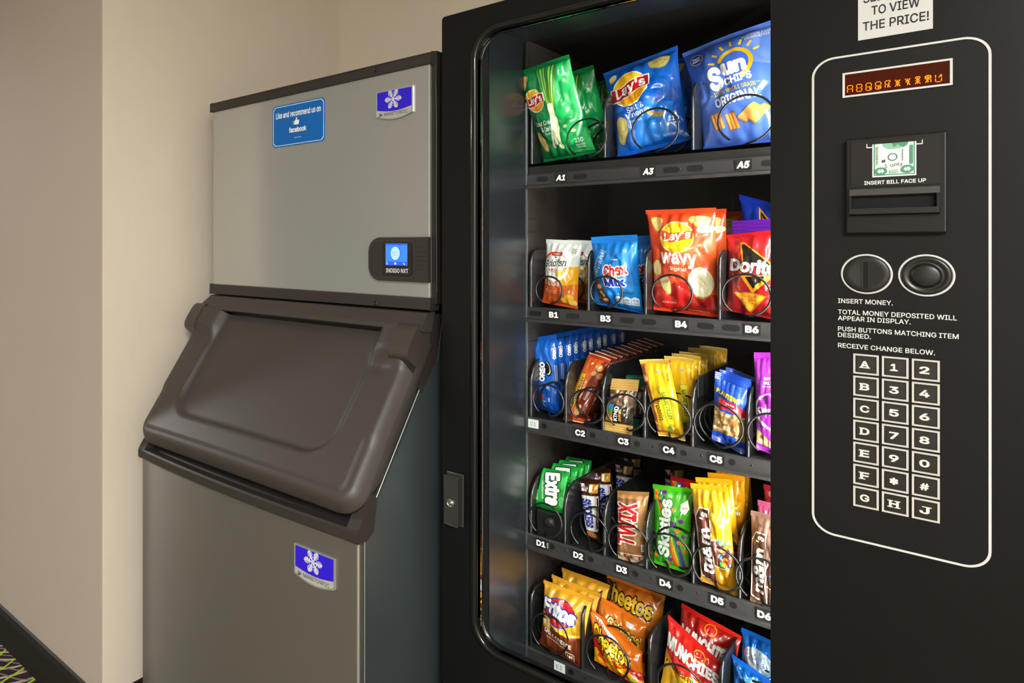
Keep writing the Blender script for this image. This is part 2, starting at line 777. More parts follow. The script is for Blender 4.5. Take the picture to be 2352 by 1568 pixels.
def room():
    YF, XF = -4.5, -8.0
    CREAM = mat('cream_paint', '#d6d2cc', rough=0.7, spec=0.3)
    m = MB(); m.box(XF - 0.1, 2.0, YF - 0.1, YB + 0.1, -0.1, 0.0, carpet_mat()); struct(m.build('floor'))
    m = MB(); m.box(XF - 0.1, 2.0, YF - 0.1, YB + 0.1, ZC, ZC + 0.1, mat('ceiling_white', '#e4e2de', rough=0.9)); struct(m.build('ceiling'))
    m = MB(); m.box(XF, XW, YS, YS + 0.12, 0, ZC, DIM_BEIGE); struct(m.build('wall_left'))
    m = MB(); m.box(XW - 0.12, XW, YS + 0.12, YB, 0, ZC, BEIGE)
    m.box(XW - 0.12, XW + 0.0006, YS + 0.0006, YS + 0.12, 0, ZC, BEIGE); struct(m.build('wall_alcove'))
    m = MB(); m.box(XW - 0.12, 2.0, YB, YB + 0.1, 0, ZC, BEIGE); struct(m.build('wall_back'))
    m = MB(); m.box(1.9, 2.0, YF, YB, 0, ZC, CREAM); struct(m.build('wall_right'))
    m = MB(); m.box(XF - 0.1, XF, YF, YS, 0, ZC, CREAM); struct(m.build('wall_far'))
    m = MB()
    m.box(XF, -6.5, YF - 0.1, YF, 0, ZC, CREAM); m.box(-4.5, 1.9, YF - 0.1, YF, 0, ZC, CREAM)
    m.box(-6.5, -4.5, YF - 0.1, YF, 2.25, ZC, CREAM); struct(m.build('wall_front'))
    m = MB(); m.box(-6.47, -4.53, YF - 0.08, YF - 0.04, 0.0, 2.23, mat('added_door_grey', '#a6adaf', rough=0.5)); struct(m.build('added_door'))  # unseen door leaf, added so the steel front has grey to reflect
    prof = [(0, 0), (0.012, 0), (0.012, 0.10), (0.007, 0.116), (0.0, 0.12)]
    m = MB(); m.prism([(YS - a, b) for a, b in prof], 'x', XF, XW + 0.012, BASEB); struct(m.build('baseboard_left'))
    m = MB(); m.prism([(XW + a, b) for a, b in prof], 'y', YS, YB, BASEB); struct(m.build('baseboard_alcove'))
    m = MB(); m.prism([(YB - a, b) for a, b in prof], 'x', XW + 0.012, 1.9, BASEB); struct(m.build('baseboard_back'))


room()

# ------------------------------------------------------------------ ice machine (head) and ice bin
STEEL = mat('brushed_steel', '#bcbdbc', rough=0.28, metal=0.72, bump=0.04, bscale=30, stretch=(0.3, 1, 30), aniso=0.95)
STEEL2 = mat('bin_steel', '#8f8b87', rough=0.36, metal=0.82, bump=0.04, bscale=30, stretch=(0.3, 1, 30), aniso=0.95)
SIDE = mat('bin_side_steel', '#7b898f', rough=0.34, metal=0.85)
BROWN = mat('brown_plastic', '#393431', rough=0.48, spec=0.5, bump=0.10, bscale=420)
BROWN2 = mat('dark_brown_plastic', '#2d2825', rough=0.45, spec=0.45)
BLACKP = mat('black_plastic', '#0f0e0e', rough=0.5)
CHROME = mat('badge_silver', '#c4c4c0', rough=0.4, metal=0.8)


def snowflake(cx, cz, r, asp_x=1.0):
    """Polygons of a six-armed snowflake with feathered arms, in the (x, z) plane."""
    out = []
    for k in range(6):
        a = k * PI / 3
        def pt(u, v):
            return (cx + (u * math.cos(a) - v * math.sin(a)) * r, cz + (u * math.sin(a) + v * math.cos(a)) * r)
        out.append([pt(0.05, -0.06), pt(1, -0.055), pt(1.07, 0), pt(1, 0.055), pt(0.05, 0.06)])
        for q, ln in ((0.26, 0.22), (0.42, 0.30), (0.58, 0.28), (0.74, 0.22), (0.86, 0.14)):
            for s in (-1, 1):
                out.append([pt(q, 0), pt(q + ln * 0.72, s * ln), pt(q + ln * 0.72 + 0.05, s * (ln - 0.045)), pt(q + 0.085, 0)][::s])
    return out


def badge(parent, x0, x1, z0, z1, y, rz=0.0):
    w, h = x1 - x0, z1 - z0
    def outline(i, dip):
        b = [(x0 + i + (w - 2 * i) * k / 12, z0 + i + dip - dip * math.sin(PI * k / 12)) for k in range(13)]
        return b + [(x1 - i, z1 - i), (x0 + i, z1 - i)]
    c = Vector(((x0 + x1) / 2, y, 0))
    M = Matrix.Translation(c) @ Matrix.Rotation(rz, 4, 'Z') @ Matrix.Translation(-c)
    def fin(m, name, par):
        m.v = [tuple(M @ Vector(p)) for p in m.v]
        return m.build(name, par)
    m = MB()
    m.prism(outline(0, 0.010), 'y', y - 0.0035, y + 0.001, CHROME)
    m.ring(outline(-0.0005, 0.010), outline(0.0022, 0.010), y - 0.0045, y - 0.003, CHROME)
    m.prism(outline(0.0024, 0.010), 'y', y - 0.0037, y - 0.003, mat('badge_satin', '#c2c2bc', rough=0.4, metal=0.4))
    zf = z0 + h * 0.36
    fld = [(x0 + 0.003 + (w - 0.006) * k / 12, zf - 0.006 * math.sin(PI * k / 12)) for k in range(13)] + [(x1 - 0.003, z1 - 0.003), (x0 + 0.003, z1 - 0.003)]
    m.prism(fld, 'y', y - 0.0041, y - 0.003, mat('badge_violet', '#2a12c8', rough=0.3, spec=0.5))
    print_flat(m, [T('MANITOWOC', 0.555, 0.19, 0.64, 0.075, '#3a3d44', bold=0.0)], x0, x1, z0, z1, y - 0.0040)
    print_flat(m, [P([(0.09, 0.25), (0.19, 0.19), (0.09, 0.13), (0.09, 0.165), (0.13, 0.19), (0.09, 0.215)], '#2a2f55'), P([(0.07, 0.155), (0.10, 0.13), (0.15, 0.13), (0.11, 0.155)], '#44507a')], x0, x1, z0, z1, y - 0.0040)
    o = fin(m, 'badge', parent)
    o['label'] = 'silver and violet snowflake badge'
    s = MB()
    for i, p in enumerate(snowflake((x0 + x1) / 2 - w * 0.02, z0 + h * 0.665, h * 0.325)):
        s.prism(p, 'y', y - 0.0046 - i * 0.000012, y - 0.0038, mat('flake_silver', '#e2e2de', rough=0.4, metal=0.3))
    s.v = [tuple(M @ Vector(p)) for p in s.v]
    k = s.build('snowflake', o)
    k.location = (0, 0, 0)
    k.location = -parent.location - o.location
    return o


def screw(m, x, y, z, r=0.0055, M=None):
    m.lathe([(0.0002, y - 0.001), (r * 0.5, y - 0.001), (r * 0.6, y - 0.003), (r, y - 0.003), (r, y + 0.002)], x, z, M or BLACKP, 16)


def ice_head():
    X0, X1 = -1.5865, -0.8425
    t = empty('ice_machine', (-1.2145, 0.3, 1.208), 'stainless steel ice machine head with small blue screen, sitting on the ice bin', 'ice machine')
    m = MB(); m.box(X0 + 0.004, X1 - 0.006, 0.024, 0.60, 1.214, 1.752, mat('head_body', '#1d1a18', rough=0.45)); m.build('cabinet', t, 0.004)
    m = MB(); m.box(X0 + 0.002, X1 - 0.001, -0.001, 0.022, 1.236, 1.737, STEEL); m.build('front_panel', t, 0.003)['label'] = 'brushed stainless steel front panel'
    m = MB()
    m.prism([(-0.006, 1.735), (-0.006, 1.757), (-0.001, 1.7605), (0.60, 1.7605), (0.60, 1.752), (0.023, 1.752), (0.023, 1.735)], 'x', X0 - 0.004, X1 + 0.004, BROWN2)
    o = m.build('top_trim', t, 0.0015)
    m = MB(); screw(m, -0.985, -0.006, 1.7475); m.build('screw', o).location = (0, 0, 0)
    o.children[0].location = -t.location - o.location
    m = MB()
    m.prism([(-0.007, 1.212), (-0.006, 1.2375), (0.023, 1.2375), (0.023, 1.212)], 'x', X0 - 0.005, X1 + 0.004, BROWN2)
    o = m.build('bottom_trim', t, 0.0015)
    m = MB(); screw(m, -0.986, -0.006, 1.2185); m.build('screw', o).location = -t.location - o.location
    m = MB()
    m.box(X1 - 0.001, X1 + 0.012, 0.004, 0.05, 1.225, 1.762, mat('edge_strip', '#241f1c', rough=0.4))
    m.tube([(X1 + 0.013, 0.0, 1.70), (X1 + 0.016, -0.002, 1.60), (X1 + 0.014, 0, 1.45), (X1 + 0.015, 0, 1.25)], 0.0022, BLACKP)
    m.build('side_edge', t, 0.002)
    badge(t, -0.985, -0.885, 1.630, 1.6965, -0.001)
    # blue sticker with clipped corners
    m = MB()
    x0, x1, z0, z1, c = -1.331, -1.145, 1.6045, 1.712, 0.008
    def clip_rect(i):
        a, b, e, f = x0 + i, x1 - i, z0 + i, z1 - i
        return [(a + c, e), (b - c, e), (b, e + c), (b, f - c), (b - c, f), (a + c, f), (a, f - c), (a, e + c)]
    m.prism(clip_rect(0), 'y', -0.0022, -0.0011, ink('#0f63b4', 0.3))
    m.ring(clip_rect(0.0028), clip_rect(0.0045), -0.0025, -0.002, ink('#cfe2f4', 0.3))
    print_flat(m, [
        T('Like and recommend us on', 0.5, 0.76, 0.86, 0.085, '#f2f6fa', bold=0.018),
        T('facebook', 0.5, 0.37, 0.33, 0.075, '#f2f6fa', bold=0.03),
        R(0.43, 0.17, 0.57, 0.185, '#9fc2e4'),
        R(0.41, 0.485, 0.435, 0.575, '#7f96c8'),
        P([(0.44, 0.49), (0.455, 0.478), (0.52, 0.478), (0.53, 0.50), (0.535, 0.57), (0.525, 0.585), (0.49, 0.585), (0.495, 0.64), (0.485, 0.655), (0.475, 0.645), (0.472, 0.61), (0.455, 0.575), (0.44, 0.565)], '#f4f4f0')],
        x0, x1, z0, z1, -0.0022)
    m.build('sticker', t)['label'] = 'blue printed sticker'
    # control pod
    a, b, e, f = -1.003, X1 + 0.0005, 1.2705, 1.3675
    out = rrect(a, b, e, f, (0.001, 0.001, 0.032, 0.032), 9)
    m = MB()
    m.prism(out, 'y', -0.010, 0.0, BROWN2)
    inner = rrect(-0.996, -0.878, 1.279, 1.359, (0.012, 0.012, 0.022, 0.022), 5)
    m.ring(rrect(-0.9975, -0.8765, 1.2775, 1.3605, (0.013, 0.013, 0.023, 0.023), 5), inner, -0.0115, -0.009, BROWN)
    for k in range(6):
        z = 1.298 + k * 0.0093
        m.box(-0.871, X1 + 0.0003, -0.0104, -0.0098, z, z + 0.0012, BLACKP)
    pod = m.build('control_pod', t, 0.002)
    pod['label'] = 'dark brown plastic control pod'
    m = MB()
    m.prism(rrect(-0.962, -0.882, 1.283, 1.356, 0.010), 'y', -0.0125, -0.009, mat('pod_face', '#1b1715', rough=0.3))
    print_flat(m, [T('INDIGO NXT', 0.5, 0.5, 0.94, 0.15, '#d8d8d4', bold=0.02)], -0.953, -0.889, 1.2895, 1.2990, -0.0126)
    k = m.build('display_bezel', pod, 0.001); k.location = -t.location - pod.location
    m = MB()
    x0, x1, z0, z1 = -0.9515, -0.8935, 1.3055, 1.354
    m.box(x0, x1, -0.0135, -0.012, z0, z1, glow('#2f6fe0', 0.85))
    print_flat(m, [R(0.0, 0.0, 1.0, 0.17, '#1d49c0'), R(0.0, 0.93, 1.0, 1.0, '#1d49c0'), E(0.48, 0.55, 0.235, 0.275, '#1a48c8'), E(0.47, 0.55, 0.215, 0.255, '#8fb6f4'),
                   T('Making Ice', 0.47, 0.60, 0.26, 0.035, '#5c84d8'), T('Full', 0.47, 0.5, 0.12, 0.035, '#5c84d8'), E(0.48, 0.09, 0.045, 0.045, '#a9c6f8'),
                   R(0.05, 0.05, 0.14, 0.065, '#a9c6f8'), R(0.05, 0.085, 0.14, 0.10, '#a9c6f8'), R(0.05, 0.12, 0.14, 0.135, '#a9c6f8'),
                   P([(0.86, 0.13), (0.89, 0.14), (0.90, 0.10), (0.95, 0.06), (0.93, 0.03), (0.87, 0.07)], '#a9c6f8')],
               x0, x1, z0, z1, -0.0135, lambda h: glow(h, 0.85))
    k = m.build('screen', pod); k.location = -t.location - pod.location
    k['label'] = 'lit blue screen'


def ice_bin():
    X0, X1 = -1.588, -0.848
    XC, HW = (X0 + X1) / 2, (X1 - X0) / 2
    t = empty('ice_bin', (XC, 0.2, 0.0), 'steel ice storage bin with sloping brown lid under the ice machine', 'ice bin')
    bow = lambda x: 0.014 * (1 - min(1, abs((x - XC) / HW)) ** 2)
    m = MB()
    m.prism([(-0.222, 0.05), (-0.222, 0.785), (-0.024, 1.045), (0.0, 1.198), (0.60, 1.198), (0.60, 0.05)], 'x', X0 + 0.004, X1 - 0.002, SIDE)
    m.box(X0 + 0.03, X1 - 0.03, -0.18, 0.58, 0.0, 0.05, BLACKP)
    m.build('body', t, 0.003)['label'] = 'dark grey steel side panels'
    m = MB()   # throat behind the lid
    m.prism([(-0.226, 0.783), (-0.226, 0.800), (-0.030, 1.060), (-0.004, 1.195), (0.01, 1.195), (0.01, 1.05)], 'x', X0 + 0.03, X1 - 0.03, BLACKP)
    m.build('throat', t)
    m = MB()   # bowed front sheet
    n = 24
    xs = [X0 + (X1 - X0) * k / n for k in range(n + 1)]
    m.grid([[(x, -0.235 - bow(x), z) for x in xs] for z in (0.05, 0.80)], STEEL2)
    m.grid([[(x, -0.220, z) for x in xs] for z in (0.80, 0.05)], STEEL2, False)
    m.grid([[(x, -0.235 - bow(x), 0.05) for x in xs[::-1]], [(x, -0.220, 0.05) for x in xs[::-1]]], STEEL2, False)
    for x in (X0, X1):
        m.add([(x, -0.235, 0.05), (x, -0.220, 0.05), (x, -0.220, 0.80), (x, -0.235, 0.80)], [(0, 1, 2, 3)], STEEL2)
    m.build('front_panel', t)['label'] = 'brushed steel front panel'
    m = MB()
    m.tube([(X1 + 0.001, -0.233, 0.06), (X1 + 0.001, -0.233, 0.792)], 0.0035, mat('edge_bright', '#c9c6bd', rough=0.3, metal=0.8))
    m.tube([(X1 + 0.0005, -0.214, 0.06), (X1 + 0.0005, -0.214, 0.792)], 0.0014, mat('edge_bright', '#c9c6bd'))
    m.tube([(X1 + 0.0005, -0.222, 0.800), (X1 + 0.0005, -0.026, 1.058)], 0.0016, mat('edge_bright', '#c9c6bd'))
    m.build('corner_edge', t)['label'] = 'bright folded steel edge'
    m = MB()   # plastic rim under the lid
    rows = []
    for dy, z in ((0.02, 0.787), (-0.006, 0.787), (-0.010, 0.790), (-0.010, 0.808), (-0.006, 0.812), (0.012, 0.813)):
        r = [(X0 - 0.006, -0.15, z + (0.06 if z > 0.80 else 0.0))] if False else []
        for x in [X0 - 0.006] + xs + [X1 + 0.008]:
            r.append((x, -0.235 - bow(x) + dy, z))
        rows.append(r)
    m.grid(rows, BROWN2, False)
    for i in (0, -1):
        m.add([r[i] for r in rows], [tuple(range(6))], BROWN2)
    m.prism([(-0.243, 0.787), (-0.243, 0.812), (-0.20, 0.872), (-0.185, 0.860), (-0.195, 0.800), (-0.215, 0.787)], 'x', X1 - 0.02, X1 + 0.0088, BROWN2)
    m.prism([(-0.243, 0.787), (-0.243, 0.812), (-0.20, 0.872), (-0.185, 0.860), (-0.195, 0.800), (-0.215, 0.787)], 'x', X0 - 0.0068, X0 + 0.02, BROWN2)
    m.build('rim', t)
    badge(t, -1.003, -0.8975, 0.672, 0.7425, -0.2425, math.radians(2.6))
    # lid: a moulded shell over the sloping throat
    LX0, LX1 = -1.602, -0.846
    lxc, lhw = (LX0 + LX1) / 2, (LX1 - LX0) / 2
    Pp, d, nn = Vector((0, -0.262, 0.85)), Vector((0, 0.593, 0.805)), Vector((0, -0.805, 0.593))
    WL = 0.392

    def sm(a, b, x):
        q = min(1.0, max(0.0, (x - a) / (b - a)))
        return q * q * (3 - 2 * q)

    def rsd(x, w, x0, x1, w0, w1, r):
        """Signed distance to a rounded rectangle, negative inside."""
        qx = abs(x - (x0 + x1) / 2) - (x1 - x0) / 2 + r
        qw = abs(w - (w0 + w1) / 2) - (w1 - w0) / 2 + r
        return math.hypot(max(qx, 0), max(qw, 0)) + min(max(qx, qw), 0) - r

    def height(x, w):
        e = -rsd(x, w, LX0, LX1, 0.0, WL + 0.08, 0.05)
        h = -0.026 * (1 - min(1, max(0, e) / 0.026)) ** 2.2
        h -= 0.0045 * (1 - sm(0.030, 0.038, e)) * (1 - sm(0.13, 0.16, w))
        flare = 0.016 * sm(0.05, 0.40, w)
        rd = rsd(x, w, -1.493 - flare * 0.3, -0.950 + flare * 0.3, 0.086, 0.60, 0.07)
        h -= 0.013 * (1 - sm(-0.010, 0.006, rd))
        side = min(x - LX0, LX1 - x)
        h += 0.022 * sm(0.300, 0.350, w) * (1 - sm(0.060, 0.130, side)) * sm(0.0, 0.02, side)
        h -= 0.005 * math.exp(-((w - 0.305) / 0.022) ** 2) * sm(0.035, 0.07, side) * (1 - sm(0.085, 0.125, side))
        h += 0.012 * (1 - ((x - lxc) / lhw) ** 2) * (1 - sm(0.0, 0.36, w))
        return h

    m = MB()
    NA, NB = 120, 84
    rows = []
    for j in range(NB + 1):
        b = j / NB
        w = b * WL
        r = []
        for i in range(NA + 1):
            a = -1 + 2 * i / NA
            a = math.copysign(1 - (1 - abs(a)) ** 1.25, a)
            x = lxc + lhw * a
            ww = w
            if w < 0.05:    # rounded lower corners
                q = 0.05 - w
                inset = 0.05 - math.sqrt(max(0.0, 0.05 ** 2 - q ** 2))
                x = lxc + (lhw - inset) * a
            r.append(Pp + d * ww + nn * height(x, ww) + Vector((x, 0, 0)))
        rows.append(r)
    m.grid(rows, BROWN, True)
    bound = rows[0] + [r[-1] for r in rows[1:]] + rows[-1][::-1][1:] + [r[0] for r in rows[::-1][1:-1]]
    cen = Pp + d * (WL * 0.5) + Vector((lxc, 0, 0))
    sk = [bound]
    for dep, ins in ((0.006, -0.0015), (0.018, -0.002), (0.040, 0.0), (0.045, 0.006)):
        ring = []
        for p in bound:
            v = p - cen
            hv = v - nn * v.dot(nn)
            fd = 0.42 + 0.58 * sm(0.01, 0.11, (p - Pp - Vector((p.x, 0, 0))).dot(d))      # the shell is shallow along its lower lip
            ring.append(cen + hv * (1 - ins / max(0.05, hv.length)) + nn * (-dep * fd + min(0.0, v.dot(nn)) * (1 if dep < 0.03 else 0.6)))
        sk.append(ring)
    m.grid(sk[::-1], BROWN, True, True)
    m.add(sk[-1], [tuple(range(len(bound)))], BROWN2)
    lid = m.build('lid', t)
    lid['label'] = 'sloping dark brown moulded plastic lid'
    for s, x0, x1 in ((-1, -1.611, -1.566), (1, -0.894, -0.842)):   # hinge caps
        c = MB()
        pr = []
        for k in range(56):
            a = 2 * PI * k / 56
            ca, sa = math.cos(a), math.sin(a)
            q = Pp + d * (0.364 + 0.043 * math.copysign(abs(ca) ** 0.6, ca)) + nn * (-0.004 + 0.029 * math.copysign(abs(sa) ** 0.6, sa))
            pr.append((q.y, q.z))
        c.prism(pr, 'x', x0, x1, mat('hinge_plastic', '#3a3430', rough=0.4))
        k = c.build('hinge_cap', lid, 0.006, 3)
        k.location = -t.location - lid.location
    m = MB()   # side ears of the cover beside the hinges, and the cover strip under the head
    for x0, x1 in ((X0 - 0.002, X0 + 0.012), (X1 - 0.012, X1 + 0.002)):
        m.prism([(-0.075, 1.112), (-0.040, 1.165), (0.02, 1.20), (0.05, 1.19), (0.03, 1.10), (-0.030, 1.040)], 'x', x0, x1, BROWN2)
    rows = []
    for y, z in ((-0.004, 1.166), (-0.034, 1.168), (-0.041, 1.172), (-0.036, 1.180), (-0.016, 1.198), (-0.008, 1.206), (0.02, 1.208)):
        rows.append([(X0 - 0.012 + 0.014 * max(0, (z - 1.175) / 0.03), y, z)] + [(x, y, z) for x in xs] + [(X1 + 0.010 - 0.006 * max(0, (z - 1.175) / 0.03), y, z)])
    m.grid(rows, BROWN, False)
    for i in (0, -1):
        m.add([r[i] for r in rows], [tuple(range(7))], BROWN)
    m.build('cover_strip', t, 0.002)


ice_head()
ice_bin()

# ------------------------------------------------------------------ vending machine
BLK = mat('black_enamel', '#0d0d0e', rough=0.32, spec=0.25, bump=0.05, bscale=700)
GLOSS = mat('gloss_black_trim', '#0c0d0e', rough=0.12, spec=0.6)
INNER = mat('cabinet_interior', '#241f1d', rough=0.5, spec=0.4)
LINER = mat('door_liner', '#14181c', rough=0.27, spec=0.7)
TRAY = mat('tray_plastic', '#29292b', rough=0.4, spec=0.5)
DIVI = mat('divider_plastic', '#1d1e20', rough=0.22, spec=0.6)
WIRE = mat('coil_wire', '#1c1d1f', rough=0.25, spec=0.6, metal=0.3)
WHITE = mat('panel_white', '#c8c8c5', rough=0.5)
GLASS = glass_mat()
OX0, OX1, OZ0, OZ1 = -0.733, -0.2406, 0.550, 1.773     # glazed opening
ZT = {'A': 1.505, 'B': 1.2155, 'C': 0.976, 'D': 0.722, 'E': 0.474}     # lip tops of the five trays
FL = {'A': 1.527, 'B': 1.2115, 'C': 0.972, 'D': 0.7135, 'E': 0.470}    # lane floors
LABELS = {'A': [('A1', -0.644), ('A3', -0.472), ('A5', -0.316)], 'B': [('B1', -0.659), ('B3', -0.552), ('B4', -0.415), ('B6', -0.303)],
          'C': [('C2', -0.603), ('C3', -0.518), ('C4', -0.436), ('C5', -0.358)], 'D': [('D1', -0.687), ('D2', -0.607), ('D3', -0.521), ('D4', -0.442), ('D5', -0.356), ('D6', -0.285)], 'E': []}
STICK = {'C': ('C1', -0.705), 'E': ('E1', -0.647)}
LANES = {'A': [-0.712, -0.557, -0.398, -0.238], 'B': [-0.714, -0.590, -0.480, -0.355, -0.238], 'C': [-0.714, -0.637, -0.561, -0.482, -0.399, -0.311],
         'D': [-0.714, -0.639, -0.558, -0.479, -0.398, -0.324], 'E': [-0.714, -0.603, -0.473, -0.352]}
COILS = {'A': [(-0.590, .0392, .0655), (-0.460, .0408, .0655), (-0.312, .0421, .0655)],
         'B': [(-0.669, .0290, .0545), (-0.551, .0310, .0545), (-0.431, .0344, .0655), (-0.312, .0368, .06)],
         'C': [(-0.671, .0334, .0385), (-0.589, .0339, .0340), (-0.514, .0352, .0668), (-0.437, .0378, .0630), (-0.355, .0385, .0320), (-0.272, .0374, .05)],
         'D': [(-0.677, .0354, .0370), (-0.585, .0374, .0480), (-0.509, .0376, .0520), (-0.435, .0386, .0469), (-0.357, .0393, .0480), (-0.288, .0393, .045)],
         'E': [(-0.668, .0400, .0283), (-0.549, .0410, .0500), (-0.415, .0410, .0500), (-0.300, .0400, .0500)]}
_CM = {}


def coil(tray, t, row, x, r, pitch, first):
    key = (r, pitch)
    if key not in _CM:
        turns = int(0.40 / pitch)
        n, pts = 30, []
        for k in range(turns * n + 1):
            q = k / n
            fr = q - math.floor(q)
            fr = 0 if fr < 0.87 else ((fr - 0.87) / 0.13) ** 2 * (3 - 2 * (fr - 0.87) / 0.13)
            a = math.radians(-125) - 2 * PI * q
            pts.append((r * math.cos(a), pitch * (math.floor(q) + fr), r * math.sin(a)))
        m = MB()
        m.tube(pts, 0.0021, WIRE, 6)
        _CM[key] = (m, len(pts))
    m = _CM[key][0]
    if isinstance(m, MB):
        o = m.build('spiral_coil', tray)
        _CM[key] = (o.data, 0)
    else:
        o = bpy.data.objects.new('spiral_coil', m)
        COL.objects.link(o)
        o.parent = tray
        o.location = -t.location - tray.location
    o.location = o.location + Vector((x, 0.183, FL[row] + r + (0.003 if row == 'A' else 0.014)))
    return o


def vending_machine():
    t = empty('vending_machine', (-0.38, 0.33, 0.0), 'tall black snack vending machine with glass front and keypad panel', 'vending machine')
    m = MB()
    m.box(-0.812, -0.7235, 0.03, 0.66, 0.03, 1.825, INNER)
    m.box(-0.7235, 0.05, 0.03, 0.66, 1.80, 1.825, mat('cabinet_ceiling', '#080707', rough=0.7, spec=0.1))
    m.box(-0.205, 0.05, 0.19, 0.66, 0.03, 1.80, INNER)
    m.box(-0.09, 0.05, 0.03, 0.19, 0.03, 1.80, INNER)
    m.box(-0.7235, -0.205, 0.645, 0.66, 0.03, 1.80, INNER)
    m.box(-0.7235, -0.205, 0.03, 0.645, 0.03, 0.36, INNER)
    for zz in (1.4355, 1.4075, 1.379, 1.351, 1.165, 1.137, 0.935, 0.905, 0.878, 0.66):       # slots for the tray hooks
        m.box(-0.7237, -0.7229, 0.197, 0.238, zz - 0.0011, zz + 0.0011, BLACKP)
    for zz in (1.4355, 1.4075, 1.379, 1.351, 1.165, 1.137, 0.935, 0.905, 0.878, 0.66):
        m.box(-0.7237, -0.7231, 0.197, 0.238, zz - 0.0016, zz - 0.0013, mat('slot_edge', '#3a3634'))
    m.box(-0.44, -0.4375, 0.643, 0.646, 1.28, 1.47, mat('slot_edge', '#3a3634'))
    m.build('cabinet', t, 0.0)
    m = MB()    # outer skin
    m.box(-0.8135, -0.8118, 0.028, 0.66, 0.03, 1.826, BLK)
    m.box(-0.8135, 0.0515, 0.028, 0.66, 1.8255, 1.827, BLK)
    m.box(0.0502, 0.0515, 0.028, 0.66, 0.03, 1.826, BLK)
    m.build('outer_skin', t)
    m = MB()    # glossy reveal of the door around the glass
    m.box(-0.7250, -0.7215, 0.029, 0.186, 0.45, 1.80, LINER)
    m.box(-0.7215, -0.09, 0.029, 0.186, 1.793, 1.80, LINER)
    m.box(-0.205, -0.09, 0.1865, 0.190, 0.45, 1.793, mat('added_reflector', '#d8d8d6', rough=0.6))  # unseen white panels added to throw more tube light onto the snacks
    m.box(-0.093, -0.09, 0.029, 0.186, 0.45, 1.793, mat('added_reflector', '#d8d8d6'))
    m.build('door_liner', t)
    m = MB()
    m.box(-0.7216, -0.7196, 0.186, 0.190, 0.45, 1.80, mat('liner_edge', '#8d9698', rough=0.25, metal=0.8))
    m.build('liner_edge', t)['label'] = 'thin bright metal edge'
    m = MB()
    m.box(-0.7210, -0.690, 0.25, 0.40, 1.716, 1.722, INNER)
    m.box(-0.7210, -0.7180, 0.25, 0.40, 1.690, 1.722, INNER)
    m.lathe([(0.0003, 0.2455), (0.004, 0.2465), (0.005, 0.25)], -0.700, 1.7125, mat('bright_screw', '#cfcfcc', rough=0.3, metal=1.0), 14)
    m.box(-0.7080, -0.694, 0.25, 0.252, 1.700, 1.722, INNER)
    m.build('top_bracket', t)
    # door plate with the glazed opening
    fr = MB()
    outer = rrect(-0.8145, 0.052, 0.06, 1.8272, 0.007, 4)
    inner = rrect(OX0, OX1, OZ0, OZ1, (0.012, 0.012, 0.048, 0.048), 8)
    loops = [[Vector((p[0], p[1], 0)) for p in outer], [Vector((p[0], p[1], 0)) for p in inner]]
    allp = outer + inner
    tris = [list(q) for q in geometry.tessellate_polygon(loops)]
    for y, fl in ((0.0, False), (0.028, True)):
        fs = []
        for q in tris:
            a, b, c = [allp[i] for i in q]
            ar = (b[0] - a[0]) * (c[1] - a[1]) - (c[0] - a[0]) * (b[1] - a[1])
            q2 = q if ar > 0 else q[::-1]
            fs.append(tuple(q2[::-1] if fl else q2))
        fr.add([(p[0], y, p[1]) for p in allp], fs, BLK)
    for lp in (outer, inner):
        rr = [[(p[0], y, p[1]) for p in lp + [lp[0]]] for y in (0.0, 0.028)]
        fr.grid(rr, BLK, False, False, lp is inner)
    fr.build('door_frame', t)
    # the gasket: a rounded bead around the opening
    g = MB()
    prof = [(0.0135, 0.0), (0.0125, -0.003), (0.009, -0.0045), (0.004, -0.0045), (0.0005, -0.002), (0.0, 0.004), (0.0, 0.0145), (-0.004, 0.0148), (-0.004, 0.0165)]
    rows = []
    for o_, y in prof:
        path = [(p[0], y, p[1]) for p in rrect(OX0 - o_, OX1, OZ0 - o_, OZ1 + o_, (0.0, 0.0, 0.048 + o_, 0.048 + o_), 8)]
        rows.append(path[9 + 8:] + path[:1])
    g.grid(rows[::-1], GLOSS, True)
    g.build('window_gasket', t)
    m = MB(); m.box(OX0 + 0.003, OX1 - 0.002, 0.0092, 0.0132, OZ0 + 0.003, OZ1 - 0.003, GLASS)
    m.build('glass_pane', t)['label'] = 'clear glass pane'
    m = MB()
    m.tube([(-0.130, 0.075, 0.48), (-0.130, 0.075, 1.68)], 0.008, glow('#fff6ea', TUBE_POWER), 10)
    o = m.build('light_tube', t)
    # lock
    m = MB()
    m.prism([(-0.7960, 0.8775), (-0.7655, 0.8775), (-0.7655, 0.7790), (-0.7960, 0.7790)], 'y', -0.0195, 0.0, mat('lock_steel', '#5a5956', rough=0.3, metal=0.8))
    m.box(-0.8010, -0.7610, -0.0035, 0.0, 0.774, 0.882, mat('lock_steel', '#3a3a39'))
    lk = m.build('lock', t, 0.0025)
    m = MB()
    m.lathe([(0.0003, -0.0215), (0.0016, -0.0215), (0.0018, -0.0235), (0.0042, -0.0235), (0.0046, -0.0215), (0.0060, -0.0215), (0.0064, -0.0235), (0.0082, -0.0232), (0.0086, -0.019)], -0.7808, 0.8245, mat('lock_nickel', '#b5b2aa', rough=0.25, metal=1.0), 24)
    m.lathe([(0.0002, -0.0242), (0.0016, -0.0242), (0.0016, -0.022)], -0.7808, 0.8245, mat('lock_nickel', '#b5b2aa'), 12)
    k = m.build('lock_cylinder', lk); k.location = -t.location - lk.location
